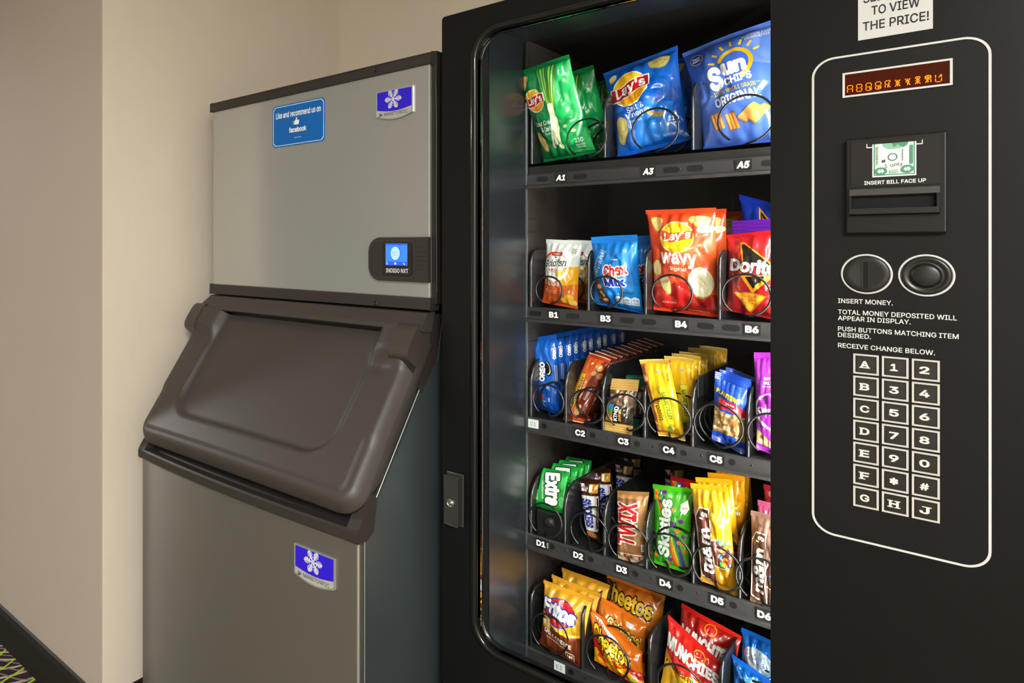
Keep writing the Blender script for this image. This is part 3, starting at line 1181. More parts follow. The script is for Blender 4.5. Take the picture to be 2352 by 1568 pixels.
    # trays
    for row in 'ABCDE':
        z, fz = ZT[row], FL[row]
        m = MB()
        x0, x1 = -0.7205, -0.2065
        m.box(x0, x1, 0.194, 0.640, fz - 0.006, fz, TRAY)
        m.prism([(0.196, z), (0.1885, z), (0.187, z - 0.003), (0.186, z - 0.024), (0.1795, z - 0.0265), (0.1795, z - 0.0315), (0.196, z - 0.0315)], 'x', x0, x1, TRAY)
        if row == 'A':
            m.box(x0, x1, 0.194, 0.200, z - 0.01, fz, BLACKP)
        stops = [x for _, x in LABELS[row]] + ([STICK[row][1]] if row in STICK else [])
        for i, x in enumerate(stops):
            if row in 'AB':
                for q in ([-0.042, 0.040] if i == 0 else [0.040, 0.080]):
                    if x1 - 0.02 > x + q > x0 + 0.016:
                        m.prism(rrect(x + q - 0.0135, x + q + 0.0135, z - 0.0185, z - 0.0075, 0.0054, 5), 'y', 0.1859, 0.1868, mat('tray_pad', '#131314', rough=0.3))
            else:
                m.prism(rrect(x + 0.019, x + 0.030, z - 0.0185, z - 0.0075, 0.0054, 5), 'y', 0.1859, 0.1868, mat('tray_pad', '#131314', rough=0.3))
            m.lathe([(0.0001, 0.1861), (0.0017, 0.1861), (0.0017, 0.1870)], min(x + 0.054, x1 - 0.01), z - 0.012, BLACKP, 12)
        tray = m.build('shelf_tray', t)
        tray['label'] = 'dark plastic tray on the %s level' % {'A': 'top', 'B': 'second', 'C': 'middle', 'D': 'fourth', 'E': 'lowest'}[row]
        base = -t.location - tray.location
        for s, x in LABELS[row]:
            m = MB()
            m.box(x - 0.0125, x + 0.0125, 0.1850, 0.1862, z - 0.0225, z - 0.0035, mat('label_black', '#141414', rough=0.4))
            print_flat(m, [T(s, 0.48, 0.5, 0.80, 0.50, '#eeeeec', bold=0.045, shear=0.22 if row == 'A' else 0.0)], x - 0.0125, x + 0.0125, z - 0.0225, z - 0.0035, 0.1850)
            if s == 'D1':
                print_flat(m, [T('S', 1.04, 0.5, 0.15, 0.42, '#cfcfcc')], x - 0.0125, x + 0.0125, z - 0.0225, z - 0.0035, 0.1857)
            k = m.build('slot_label', tray); k.location = base
        if row in STICK:
            s, x = STICK[row]
            m = MB()
            m.box(x - 0.0115, x + 0.0115, 0.1848, 0.1858, z - 0.022, z - 0.0035, ink('#cdd6d2'))
            print_flat(m, [T(s, 0.5, 0.48, 0.55, 0.38, '#6a7478', bold=0.0)], x - 0.0115, x + 0.0115, z - 0.022, z - 0.0035, 0.1848)
            k = m.build('slot_label', tray); k.location = base
            k['label'] = 'white handwritten sticker'
        hgt = 0.128
        for x in LANES[row]:
            m = MB()
            pr = [(0.193, fz), (0.193, fz + hgt - 0.032), (0.197, fz + hgt - 0.014), (0.209, fz + hgt - 0.003), (0.225, fz + hgt), (0.63, fz + hgt), (0.63, fz)]
            if row in 'CD':
                pr = [(0.193, fz), (0.193, fz + hgt - 0.045), (0.203, fz + hgt - 0.022), (0.222, fz + hgt - 0.006), (0.24, fz + hgt), (0.63, fz + hgt), (0.63, fz)]
            m.prism(pr, 'x', x - 0.0013, x + 0.0013, DIVI)
            m.tube([(x, p[0], p[1]) for p in pr[:5]], 0.0030, DIVI, 8)
            m.tube([(x, p[0], p[1]) for p in pr[4:6]], 0.0020, DIVI, 6)
            k = m.build('lane_divider', tray); k.location = base
        for x, r, p in COILS[row]:
            coil(tray, t, row, x, r, p, False)
        if row == 'D':
            m = MB(); m.box(-0.708, -0.647, 0.205, 0.60, fz, 0.7735, BLACKP); k = m.build('riser_block', tray, 0.003); k.location = base
            m = MB()
            m.lathe([(0.0003, 0.186), (0.007, 0.186), (0.0105, 0.190), (0.0105, 0.196), (0.0085, 0.198), (0.0085, 0.206)], -0.672, 0.757, mat('rubber_plug', '#1c1c1c', rough=0.4), 20)
            k = m.build('coil_plug', tray); k.location = base
        if row == 'C':
            m = MB(); m.box(-0.3962, -0.3945, 0.215, 0.275, fz + 0.092, fz + 0.131, mat('clip_metal', '#777c80', rough=0.25, metal=0.9))
            k = m.build('divider_clip', tray); k.location = base

    # ---- keypad panel
    x0, x1, z0, z1 = -0.1905, -0.0085, 0.9375, 1.6170
    m = MB()
    m.prism(rrect(x0, x1, z0, z1, 0.026), 'y', -0.0012, 0.0005, mat('panel_black', '#141313', rough=0.45, spec=0.18, bump=0.06, bscale=500, mottle=0.12))
    pan = m.build('control_panel', t)
    base = -t.location - pan.location
    m = MB(); m.ring(rrect(x0, x1, z0, z1, 0.026), rrect(x0 + 0.0027, x1 - 0.0027, z0 + 0.0027, z1 - 0.0027, 0.0235), -0.0022, -0.001, WHITE)
    k = m.build('outline_band', pan); k.location = base; k['label'] = 'white outline around the panel'
    lines = [('INSERT MONEY.', 1.2716, -0.1022), ('TOTAL MONEY DEPOSITED WILL', 1.2560, -0.0398), ('APPEAR IN DISPLAY.', 1.2472, -0.0842),
             ('PUSH BUTTONS MATCHING ITEM', 1.2321, -0.0382), ('DESIRED.', 1.2236, -0.1249), ('RECEIVE CHANGE BELOW.', 1.2087, -0.0604)]
    m = MB()
    for s, z, xe in lines:
        print_flat(m, [T(s, 0.5, 0.5, 1.0, 0.0066 / (xe + 0.1608), '#d2d2d0', bold=0.014)], -0.1608, xe, z - 0.0034, z + 0.0034, -0.0012)
    k = m.build('instruction_lettering', pan); k.location = base
    # sign above the panel
    m = MB()
    sx0, sx1, sz0, sz1 = -0.1388, -0.0625, 1.6350, 1.722
    m.box(sx0, sx1, -0.0012, 0.0, sz0, sz1, ink('#c6c6c4'))
    def sl(s, z, a, b):
        print_flat(m, [T(s, 0.5, 0.5, 1.0, 0.0125 / (b - a), '#1c1c1e', bold=0.012)], a, b, z - 0.006, z + 0.006, -0.0013)
    sl('MAKE', 1.7105, -0.118, -0.083); sl('SELECTION', 1.6915, -0.1330, -0.0680); sl('TO VIEW', 1.6732, -0.1244, -0.0752); sl('THE PRICE!', 1.6531, -0.1337, -0.0663)
    m.build('price_notice', t)['label'] = 'white paper notice'
    # display
    m = MB()
    dx0, dx1, dz0, dz1 = -0.1556, -0.0437, 1.5575, 1.5922
    m.ring([(dx0, dz0), (dx1, dz0), (dx1, dz1), (dx0, dz1)], [(dx0 + .0026, dz0 + .0026), (dx1 - .0026, dz0 + .0026), (dx1 - .0026, dz1 - .0026), (dx0 + .0026, dz1 - .0026)], -0.0030, -0.001, WHITE)
    m.box(dx0 + .002, dx1 - .002, -0.0019, -0.001, dz0 + .002, dz1 - .002, mat('amber_window', '#3c1002', rough=0.3, spec=0.1, emit=0.22))
    SEG = {'a': (0, 1, 1, 1), 'b': (1, 1, 1, .5), 'c': (1, .5, 1, 0), 'd': (0, 0, 1, 0), 'e': (0, 0, 0, .5), 'f': (0, .5, 0, 1), 'g': (0, .5, .5, .5), 'h': (.5, .5, 1, .5),
           'i': (.5, .5, .5, 1), 'j': (.5, 0, .5, .5), 'k': (.5, .5, 1, 1), 'l': (.5, .5, 1, 0), 'm': (0, 0, .5, .5), 'n': (0, 1, .5, .5)}
    glyphs = ['abcefgh', 'abcdefgh', 'abcdefghl', 'abcdefghjl', 'aefghjkl', 'ghijklmn', 'ghijkln', 'aghijklmn', 'abcfghijkmn', 'bcdefk']
    for q, gs in enumerate(glyphs):
        cx = -0.1502 + q * 0.01003
        cz, w, h, th = 1.5640, 0.0056, 0.0098, 0.00042
        for s in gs:
            a, b, c_, d_ = SEG[s]
            p, r = Vector((cx + a * w, cz + b * h)), Vector((cx + c_ * w, cz + d_ * h))
            e = (r - p).normalized()
            nrm = Vector((-e.y, e.x)) * th
            p, r = p + e * 0.0006, r - e * 0.0006
            m.add([(v.x, -0.00215, v.y) for v in (p - nrm, r - nrm, r + nrm, p + nrm)], [(0, 1, 2, 3), (3, 2, 1, 0)], glow('#f0a020', 1.1))
    k = m.build('display', pan); k.location = base; k['label'] = 'amber segment display in white frame'
    # bill acceptor
    m = MB()
    bx0, bx1, bz0, bz1 = -0.1508, -0.0489, 1.3660, 1.4975
    BEZ = mat('acceptor_plastic', '#121010', rough=0.35, spec=0.35)
    m.box(bx0, bx1, -0.0125, -0.001, bz0, bz1, BEZ)
    ba = m.build('bill_acceptor', pan, 0.002); ba.location = base
    ib = base - ba.location
    ib = Vector((0, 0, 0)) - t.location - pan.location - ba.location
    m = MB()
    m.box(-0.1450, -0.0548, -0.0140, -0.012, 1.4298, 1.4922, mat('acceptor_face', '#1b1715', rough=0.4, spec=0.3))
    print_flat(m, [T('INSERT BILL FACE UP', 0.5, 0.5, 1.0, 0.083, '#e6e6e2', bold=0.02)], -0.1309, -0.0684, 1.4332, 1.4372, -0.0140)
    px0, px1, pz0, pz1 = -0.1222, -0.0778, 1.4424, 1.4872
    g1, g2, g3 = '#4f8f74', '#cfe0cf', '#f0f4ea'
    print_flat(m, [R(-0.14, 0.93, -0.12, 1.03, '#e6e6e2'), R(-0.14, 0.90, 0.0, 0.93, '#e6e6e2'), R(1.0, 0.90, 1.14, 0.93, '#e6e6e2'), R(1.12, 0.93, 1.14, 1.03, '#e6e6e2'), R(0, 0, 1, 1, g3), R(0.03, 0.04, 0.97, 1, g1), R(0.06, 0.07, 0.94, 1, g2), R(0.17, 0.14, 0.85, 1, g3), P([(0.22, 1), (0.25, 0.90), (0.36, 0.82), (0.6, 0.82), (0.78, 0.88), (0.84, 1)], '#86b89c'),
                   P([(0.45, 1), (0.5, 0.86), (0.58, 0.95), (0.70, 0.85), (0.8, 0.92), (0.82, 1)], g1), E(0.47, 0.58, 0.115, 0.12, '#58806f'), E(0.47, 0.58, 0.08, 0.085, g3), E(0.20, 0.17, 0.15, 0.12, g1), E(0.80, 0.20, 0.15, 0.12, g1),
                   T('$', 0.20, 0.17, 0.12, 0.16, g3, 90, 0.03), T('$', 0.80, 0.20, 0.12, 0.16, g3, 90, 0.03), T('THE UNITED STATES', 0.115, 0.64, 0.55, 0.05, '#3f7560', 90), R(0.40, 0.10, 0.60, 0.20, '#9dc3ab'), R(0.69, 0.45, 0.71, 0.80, '#6f8a7c'), R(0.86, 0.35, 0.93, 0.9, g1),
                   T('#', 0.27, 0.47, 0.10, 0.09, '#23302c', 12), T('1 only', 0.50, 0.33, 0.42, 0.14, '#23302c', 8, 0.0)], px0, px1, pz0, pz1, -0.0140, ink, 0.00009)
    k = m.build('bill_diagram', ba); k.location = ib; k['label'] = 'green bill picture on the acceptor'
    m = MB()
    m.prism([(-0.0125, 1.4285), (-0.020, 1.4265), (-0.0215, 1.4180), (-0.0125, 1.4165)], 'x', -0.1460, -0.0550, mat('slot_grey', '#3c3a39', rough=0.3))
    m.box(-0.1460, -0.1432, -0.022, -0.012, 1.3940, 1.4175, BEZ); m.box(-0.0578, -0.0550, -0.022, -0.012, 1.3940, 1.4175, BEZ)
    m.prism([(-0.0125, 1.4010), (-0.023, 1.4000), (-0.023, 1.3925), (-0.0125, 1.3905)], 'x', -0.1460, -0.0550, GLOSS)
    m.box(-0.1434, -0.0576, -0.0130, -0.012, 1.4005, 1.4170, mat('void', '#020202', rough=0.9))
    k = m.build('bill_slot', ba); k.location = ib
    # coin slot and return button
    m = MB()
    m.lathe([(0.0277, -0.001), (0.0277, -0.0028), (0.0254, -0.0028), (0.0250, -0.0010)], -0.1298, 1.3101, WHITE, 48)
    m.lathe([(0.0252, -0.0010), (0.0250, -0.0040), (0.0235, -0.0050), (0.0170, -0.0042), (0.0003, -0.0034)][::-1], -0.1298, 1.3101, mat('coin_black', '#191716', rough=0.3), 48)
    m.box(-0.1327, -0.1275, -0.0052, -0.003, 1.2910, 1.3270, mat('void', '#020202', rough=0.9))
    m.box(-0.1345, -0.1327, -0.0058, -0.003, 1.2905, 1.3275, mat('coin_black', '#191716'))
    m.box(-0.1275, -0.1257, -0.0058, -0.003, 1.2905, 1.3275, mat('coin_black', '#191716'))
    k = m.build('coin_slot', pan); k.location = base
    m = MB()
    m.lathe([(0.0279, -0.001), (0.0279, -0.0028), (0.0256, -0.0028), (0.0252, -0.0010)], -0.0690, 1.3101, WHITE, 48)
    m.lathe([(0.0003, -0.0105), (0.0120, -0.0105), (0.0148, -0.0092), (0.0155, -0.0045), (0.0175, -0.0038), (0.0200, -0.0052), (0.0235, -0.0060), (0.0252, -0.0040), (0.0252, -0.001)], -0.0690, 1.3101, mat('coin_black', '#191716'), 48)
    k = m.build('coin_return_button', pan); k.location = base
    # keys
    keys = [('A', '1', '2'), ('B', '3', '4'), ('C', '5', '6'), ('D', '7', '8'), ('E', '9', '0'), ('F', '*', '#'), ('G', 'H', 'J')]
    serif = {'A': [(0, 0, .42), (.58, 0, 1)], 'B': [(0, 0, .4), (0, 1, .4)], 'D': [(0, 0, .4), (0, 1, .4)], 'E': [(-.06, 0, .4), (-.06, 1, .4)], 'F': [(-.06, 0, .5), (-.06, 1, .4)],
             'H': [(-.08, 0, .36), (.64, 0, 1.08), (-.08, 1, .36), (.64, 1, 1.08)], '1': [(0, 0, 1)], '7': [], 'J': [(.35, 1, 1.1)]}
    KEY = mat('key_smoke', '#231f1d', rough=0.22, spec=0.5)
    KFR = mat('key_frame', '#bdbab2', rough=0.35)
    for r in range(7):
        for c in range(3):
            kx0 = (-0.1441, -0.1137, -0.0833)[c]
            kx1 = kx0 + 0.0278
            kz1 = 1.1992 - r * 0.03077
            kz0 = kz1 - 0.0284
            m = MB()
            a, b = 0.0003, 0.0026
            m.ring([(kx0 + a, kz0 + a), (kx1 - a, kz0 + a), (kx1 - a, kz1 - a), (kx0 + a, kz1 - a)], [(kx0 + b, kz0 + b), (kx1 - b, kz0 + b), (kx1 - b, kz1 - b), (kx0 + b, kz1 - b)], -0.0032, -0.0008, KFR)
            m.box(kx0 + b, kx1 - b, -0.0016, -0.0008, kz0 + b, kz1 - b, BLACKP)
            m.prism(rrect(kx0 + 0.0036, kx1 - 0.0036, kz0 + 0.0036, kz1 - 0.0036, 0.0018, 3), 'y', -0.0036, -0.001, KEY)
            m.prism(rrect(kx0 + 0.0056, kx1 - 0.0056, kz0 + 0.0056, kz1 - 0.0056, 0.0030, 3), 'y', -0.0042, -0.001, KEY)
            s = keys[r][c]
            w, h = (0.36, 0.35) if s not in '*#' else (0.32, 0.34)
            if s == '1':
                w = 0.24
            its = [T(s, 0.46, 0.5, w, h, '#d6d3cb', bold=0.03, shear=0.0)]
            for xa, top, xb in serif.get(s, []):
                xa, xb = 0.46 + (xa - 0.5) * w, 0.46 + (xb - 0.5) * w
                zz = 0.5 + (0.5 if top else -0.5) * (h - 0.045)
                its.append(R(xa - 0.03, zz - 0.0225, xb + 0.03, zz + 0.0225, '#d6d3cb'))
            print_flat(m, its, kx0, kx1, kz0, kz1, -0.0043)
            k = m.build('keypad_button', pan); k.location = base
            k['label'] = 'key marked %s' % {'*': 'with a star', '#': 'with a hash'}.get(s, s)


vending_machine()


# ------------------------------------------------------------------ the snacks
# place of the base (x, y, z), lean back in degrees, corners (x, z) in the packet's own frame, steps back of the packets behind it
PROD = {
 'A1':((-0.6465, 0.235, 1.5392),-19,[(-0.0928, 0.1989), (0.0278, 0.2154), (0.0569, 0.006), (-0.0604, -0.0063)],[0.1204, 0.2584]),
 'A3':((-0.479, 0.24, 1.5402),6,[(-0.1061, 0.1729), (0.0349, 0.205), (0.0636, 0.0126), (-0.068, -0.0134)],[0.0657]),
 'A5':((-0.3165, 0.24, 1.5334),6,[(-0.1195, 0.1939), (0.0349, 0.2294), (0.0709, 0.0014), (-0.0771, -0.0015)],[]),
 'B1':((-0.6641, 0.225, 1.2193),3,[(-0.0339, 0.1443), (0.0447, 0.1401), (0.0386, -0.0051), (-0.0401, 0.0053)],[0.1092]),
 'B3':((-0.5434, 0.23, 1.22),-10,[(-0.0453, 0.1484), (0.0443, 0.1529), (0.0482, -0.0083), (-0.0506, 0.0088)],[0.1055]),
 'B4':((-0.4167, 0.23, 1.2188),3,[(-0.0786, 0.2016), (0.0447, 0.2018), (0.0566, -0.0036), (-0.0603, 0.0039)],[0.0683, 0.1961]),
 'B6':((-0.2949, 0.23, 1.2177),3,[(-0.0609, 0.1487), (0.0539, 0.1613), (0.0553, -0.0085), (-0.0591, 0.0091)],[]),
 'B6p':((-0.2964, 0.29, 1.2236),3,[(-0.0639, 0.1727), (0.0506, 0.1777), (0.0522, -0.008), (-0.0554, 0.0085)],[]),
 'B6b':((-0.3027, 0.35, 1.2253),3,[(-0.0594, 0.2263), (0.054, 0.1844), (0.049, -0.0068), (-0.0517, 0.0072)],[]),
 'C1':((-0.6923, 0.24, 0.9821),2,[(-0.038, 0.1609), (0.011, 0.1713), (0.0235, -0.0031), (-0.0241, 0.0031)],[0.0372, 0.0758, 0.1156, 0.1569, 0.1997, 0.2441, 0.2901, 0.3379, 0.3876]),
 'C2':((-0.6349, 0.225, 0.975),18,[(0.0143, 0.1503), (0.0612, 0.1392), (0.022, -0.0001), (-0.0224, 0.0001)],[0.0323, 0.0655, 0.0999, 0.1353, 0.1719, 0.2097, 0.2487, 0.2891, 0.3309]),
 'C3':((-0.5361, 0.2, 0.9725),4,[(-0.012, 0.1051), (0.0385, 0.1091), (0.0281, -0.0005), (-0.029, 0.0006)],[0.0669]),
 'C4':((-0.4389, 0.215, 0.9806),-10,[(-0.0512, 0.1479), (0.0007, 0.1557), (0.0234, -0.0007), (-0.024, 0.0008)],[0.1232, 0.1748, 0.2407, 0.3332, 0.4061]),
 'C5':((-0.3455, 0.215, 0.9806),-10,[(-0.0154, 0.1423), (0.0339, 0.129), (0.026, -0.0091), (-0.0268, 0.0094)],[0.0309, 0.0629]),
 'C6':((-0.2781, 0.215, 0.9817),4,[(-0.031, 0.176), (0.0204, 0.1809), (0.0245, -0.0059), (-0.0252, 0.0061)],[]),
 'D1':((-0.6826, 0.215, 0.7742),20,[(-0.0266, 0.0851), (0.0307, 0.0884), (0.0308, -0.0003), (-0.0317, 0.0003)],[0.0492, 0.0841, 0.1201]),
 'D2':((-0.6026, 0.25, 0.7244),8,[(-0.0356, 0.119), (0.0058, 0.1261), (0.0109, -0.0011), (-0.011, 0.0011)],[0.0967, 0.1698, 0.2422]),
 'D3':((-0.5138, 0.215, 0.7161),6,[(-0.0325, 0.1329), (0.0272, 0.1444), (0.0247, -0.0015), (-0.0254, 0.0015)],[0.1556, 0.2106]),
 'D4':((-0.4464, 0.235, 0.7206),6,[(-0.0383, 0.1529), (0.0324, 0.1591), (0.0321, -0.001), (-0.0332, 0.001)],[0.0469]),
 'D5':((-0.3595, 0.215, 0.717),-10,[(-0.0399, 0.1946), (0.021, 0.204), (0.0298, -0.0042), (-0.0309, 0.0044)],[0.0476, 0.0893, 0.1537]),
 'D6':((-0.2829, 0.2, 0.7183),6,[(-0.0299, 0.1568), (0.0227, 0.1581), (0.0257, -0.0033), (-0.0265, 0.0035)],[0.0252, 0.071]),
 'E1':((-0.6495, 0.195, 0.4801),10,[(-0.0473, 0.14), (0.0583, 0.136), (0.0447, -0.008), (-0.0468, 0.0084)],[0.0283, 0.0831]),
 'E2':((-0.5345, 0.215, 0.4795),14,[(-0.0765, 0.1091), (0.0367, 0.0609), (0.0496, -0.0093), (-0.0524, 0.0098)],[]),
 'E2b':((-0.5492, 0.265, 0.4709),14,[(-0.07, 0.1189), (0.0421, 0.0934), (0.0467, -0.0066), (-0.0491, 0.0069)],[]),
 'E2p':((-0.5487, 0.33, 0.4821),14,[(-0.0699, 0.1307), (0.052, 0.1261), (0.0558, -0.0037), (-0.059, 0.0039)],[]),
 'E3':((-0.4121, 0.22, 0.4824),14,[(-0.047, 0.1402), (0.052, 0.0878), (0.0491, -0.0064), (-0.0519, 0.0068)],[]),
 'E3b':((-0.4052, 0.27, 0.4902),14,[(-0.0435, 0.1416), (0.0609, 0.1176), (0.0515, -0.0085), (-0.0546, 0.0091)],[]),
 'E4':((-0.3067, 0.225, 0.4773),14,[(-0.0419, 0.1112), (0.0383, 0.0816), (0.036, -0.0114), (-0.0377, 0.0119)],[]),
 'E4b':((-0.3096, 0.28, 0.5015),14,[(-0.0371, 0.119), (0.04, 0.1101), (0.035, -0.0029), (-0.0365, 0.003)],[]),
}

ORD = ['front', 'second', 'third', 'fourth', 'fifth', 'sixth', 'seventh', 'eighth', 'ninth', 'tenth', 'eleventh']


def lays(cx, cy, s, rot, asp, red='#b8171c', white='#f2eee6'):
    """Round yellow badge with a red ribbon; s = diameter in sheet widths."""
    k = s / 2
    c, sn = math.cos(math.radians(rot)), math.sin(math.radians(rot))
    def rp(pts):
        return [(cx + (a * c - b * sn) * k, cy + (a * sn + b * c) * k / asp) for a, b in pts]
    rib = [(-1.1, -.38), (-.6, -.50), (0, -.42), (.5, -.24), (1.08, -.20), (1.12, .45), (.6, .50), (0, .40), (-.5, .30), (-1.08, .42)]
    rib2 = [(a * 1.06, b * 1.16) for a, b in rib]
    return [E(cx, cy, k * 1.06, k * 1.06, white, rot), E(cx, cy, k, k, '#f3b81c', rot), E(cx + .1 * k, cy - 0.5 * k / asp, k * 0.72, k * 0.42, '#e89a10', rot), P(rp(rib2), white), P(rp(rib), red),
            T("Lay's", cx + 0.02 * k, cy + 0.02 * k / asp, k * 1.85, k * 0.80, white, rot + 5, 0.03, 0.15)]


def chip(cx, cy, rx, ry, rot, c1='#d8bf72', c2='#c4a452'):
    return [E(cx, cy, rx, ry, c2, rot), E(cx + rx * .08, cy + ry * .06, rx * .9, ry * .86, c1, rot)]


def chips_blob(pts, col='#d8bf72', dark='#b8943f'):
    for _ in range(2):     # round the corners off
        q = []
        for i, p in enumerate(pts):
            r = pts[(i + 1) % len(pts)]
            q += [(p[0] * .78 + r[0] * .22, p[1] * .78 + r[1] * .22), (p[0] * .22 + r[0] * .78, p[1] * .22 + r[1] * .78)]
        pts = q
    n = len(pts)
    cx, cy = sum(p[0] for p in pts) / n, sum(p[1] for p in pts) / n
    x0, x1 = min(p[0] for p in pts), max(p[0] for p in pts)
    y0, y1 = min(p[1] for p in pts), max(p[1] for p in pts)
    spots = [E(cx + (x1 - x0) * a, cy + (y1 - y0) * b, (x1 - x0) * .05, (x1 - x0) * .035, dark, 30) for a, b in ((-.15, .12), (.12, -.1), (.05, .2), (-.08, -.2), (.2, .1))]
    return [P(pts, dark), P([(cx + (x - cx) * .9 + .006, cy + (y - cy) * .9 + .004) for x, y in pts], col)] + spots


def lane(o, spec, label, cat, group, more=(), steps=None, jitter=0.02, dz=0.0):
    """Stand the front packet, then copies of it and of its seals behind it."""
    stand(o, spec, dz)
    low = min((o.matrix_basis @ v.co).z for c in [o] + list(o.children) for v in c.data.vertices)
    floor = max([z for z in FL.values() if z < low + 0.03])
    if low < floor + 0.0006:     # resting on its lane, not sunk into it
        o.matrix_basis = Matrix.Translation((0, 0, floor + 0.0006 - low)) @ o.matrix_basis
    tag(o, label, cat, group)
    rnd = random.Random(len(label) * 7 + 3)
    res = [o]
    for st, lb in zip(steps if steps is not None else spec[3], more):
        c = dup(o, rnd.uniform(-.003, .003), st, 0, rnd.uniform(-jitter, jitter))
        tag(c, lb, cat, group)
        res.append(c)
    return res


# ---- top tray
q = P_ = None
SP = PROD['A1']
asp = 1.72
art = [P([(0, 0), (.20, 0), (.30, .45), (.16, 1), (0, 1)], '#0a6a38'), P([(.55, 0), (1, 0), (1, 1), (.80, 1), (.62, .5)], '#12a856'),
       chips_blob([(.02, .93), (.24, .93), (.12, .80), (.05, .78)], '#c9a86a'), chips_blob([(.04, .34), (.16, .33), (.24, .17), (.20, .10), (.10, .12)]),
       [P([(.40 + .06 * k, .95), (.43 + .06 * k, .95), (.53 + .015 * k, .55), (.515 + .015 * k, .55)], ['#5ea52a', '#7fc138', '#a2d050'][k % 3]) for k in range(7)],
       [P([(.515 + .03 * k, .60), (.545 + .03 * k, .60), (.50 + .04 * k, .36), (.40 + .07 * k, .17), (.35 + .07 * k, .19), (.45 + .04 * k, .38)], ['#d9ecc0', '#eef6dc', '#cbe4a8'][k]) for k in range(3)],
       E(.38, .17, .05, .07, '#f2f6e2', -25), E(.52, .15, .04, .06, '#e4efc6', 0), E(.70, .34, .04, .03, '#d8ecb0', 20), E(.80, .28, .045, .03, '#d8ecb0', -20),
       lays(.25, .66, .40, 2, asp),
       T('Sour Cream', .34, .42, .44, .085, '#f2f6ee', 2, .01), T('& Onion', .38, .355, .30, .085, '#f2f6ee', 2, .01), T('Flavored', .37, .305, .16, .045, '#e0eee0', 2, 0),
       T('230', .82, .17, .13, .085, '#f2f6ee', -4, .02), T('CALORIES', .82, .12, .15, .03, '#f2f6ee', -4), T('PER BAG', .82, .095, .13, .03, '#f2f6ee', -4),
       T('SEE NUTRITION FACTS', .80, .055, .24, .025, '#cfe8d4', -4, 0)]
o = packet('chip_bag', SP[2], .055, '#0c8446', art, (.03, .045), seed=1.7, crk=.0050)
lane(o, SP, 'green chip bag with onion stalks, front one on the top tray, tilted left', 'chip bag', 'green onion chip bags on the top tray',
     ['green onion chip bag, second in its lane, half behind the front one', 'green onion chip bag, deepest and darkest of the three on the top tray'])
SP = PROD['A3']
asp = 1.42
art = [P([(.70, 0), (1, 0), (1, .9), (.88, .6)], '#0a4fae'), P([(0, 0), (.12, 0), (.2, .5), (.06, 1), (0, 1)], '#0b57b4'), P([(.30, .05), (.75, .08), (.9, .42), (.45, .5)], '#1a78dc'),
       chips_blob([(.62, .95), (.92, .93), (.90, .86), (.83, .80), (.64, .84)], '#d9cf86'), chips_blob([(.05, .90), (.18, .93), (.16, .85), (.07, .82)]),
       chips_blob([(.07, .38), (.15, .42), (.26, .36), (.24, .22), (.14, .10), (.06, .16)], '#d6c476'), chips_blob([(.54, .39), (.80, .31), (.72, .28), (.56, .33)], '#a8854e'),
       lays(.35, .68, .50, 5, asp),
       T('Salt &', .40, .455, .26, .085, '#f2f6fa', 4, .01), T('Vinegar', .42, .385, .36, .10, '#f2f6fa', 4, .01), T('Flavored', .37, .325, .17, .04, '#d8e4f4', 3, 0),
       T('210', .86, .25, .12, .075, '#f2f6fa', -3, .02), T('CALORIES', .86, .20, .13, .03, '#f2f6fa', -3), T('NUTRITION FACTS', .82, .10, .24, .03, '#d8e4f4', 0, 0)]
o = packet('chip_bag', SP[2], .060, '#0d5cc4', art, (.04, .04), seed=4.1, crk=.0052)
lane(o, SP, 'blue chip bag with red ribbon badge, in the lane right of the green bags', 'chip bag', 'blue vinegar chip bags on the top tray',
     ['dark blue chip bag peeking out behind the blue ribbon badge bag'], [.085])
SP = PROD['A5']
asp = 1.42
sx, sy, sr = .55, .70, .17
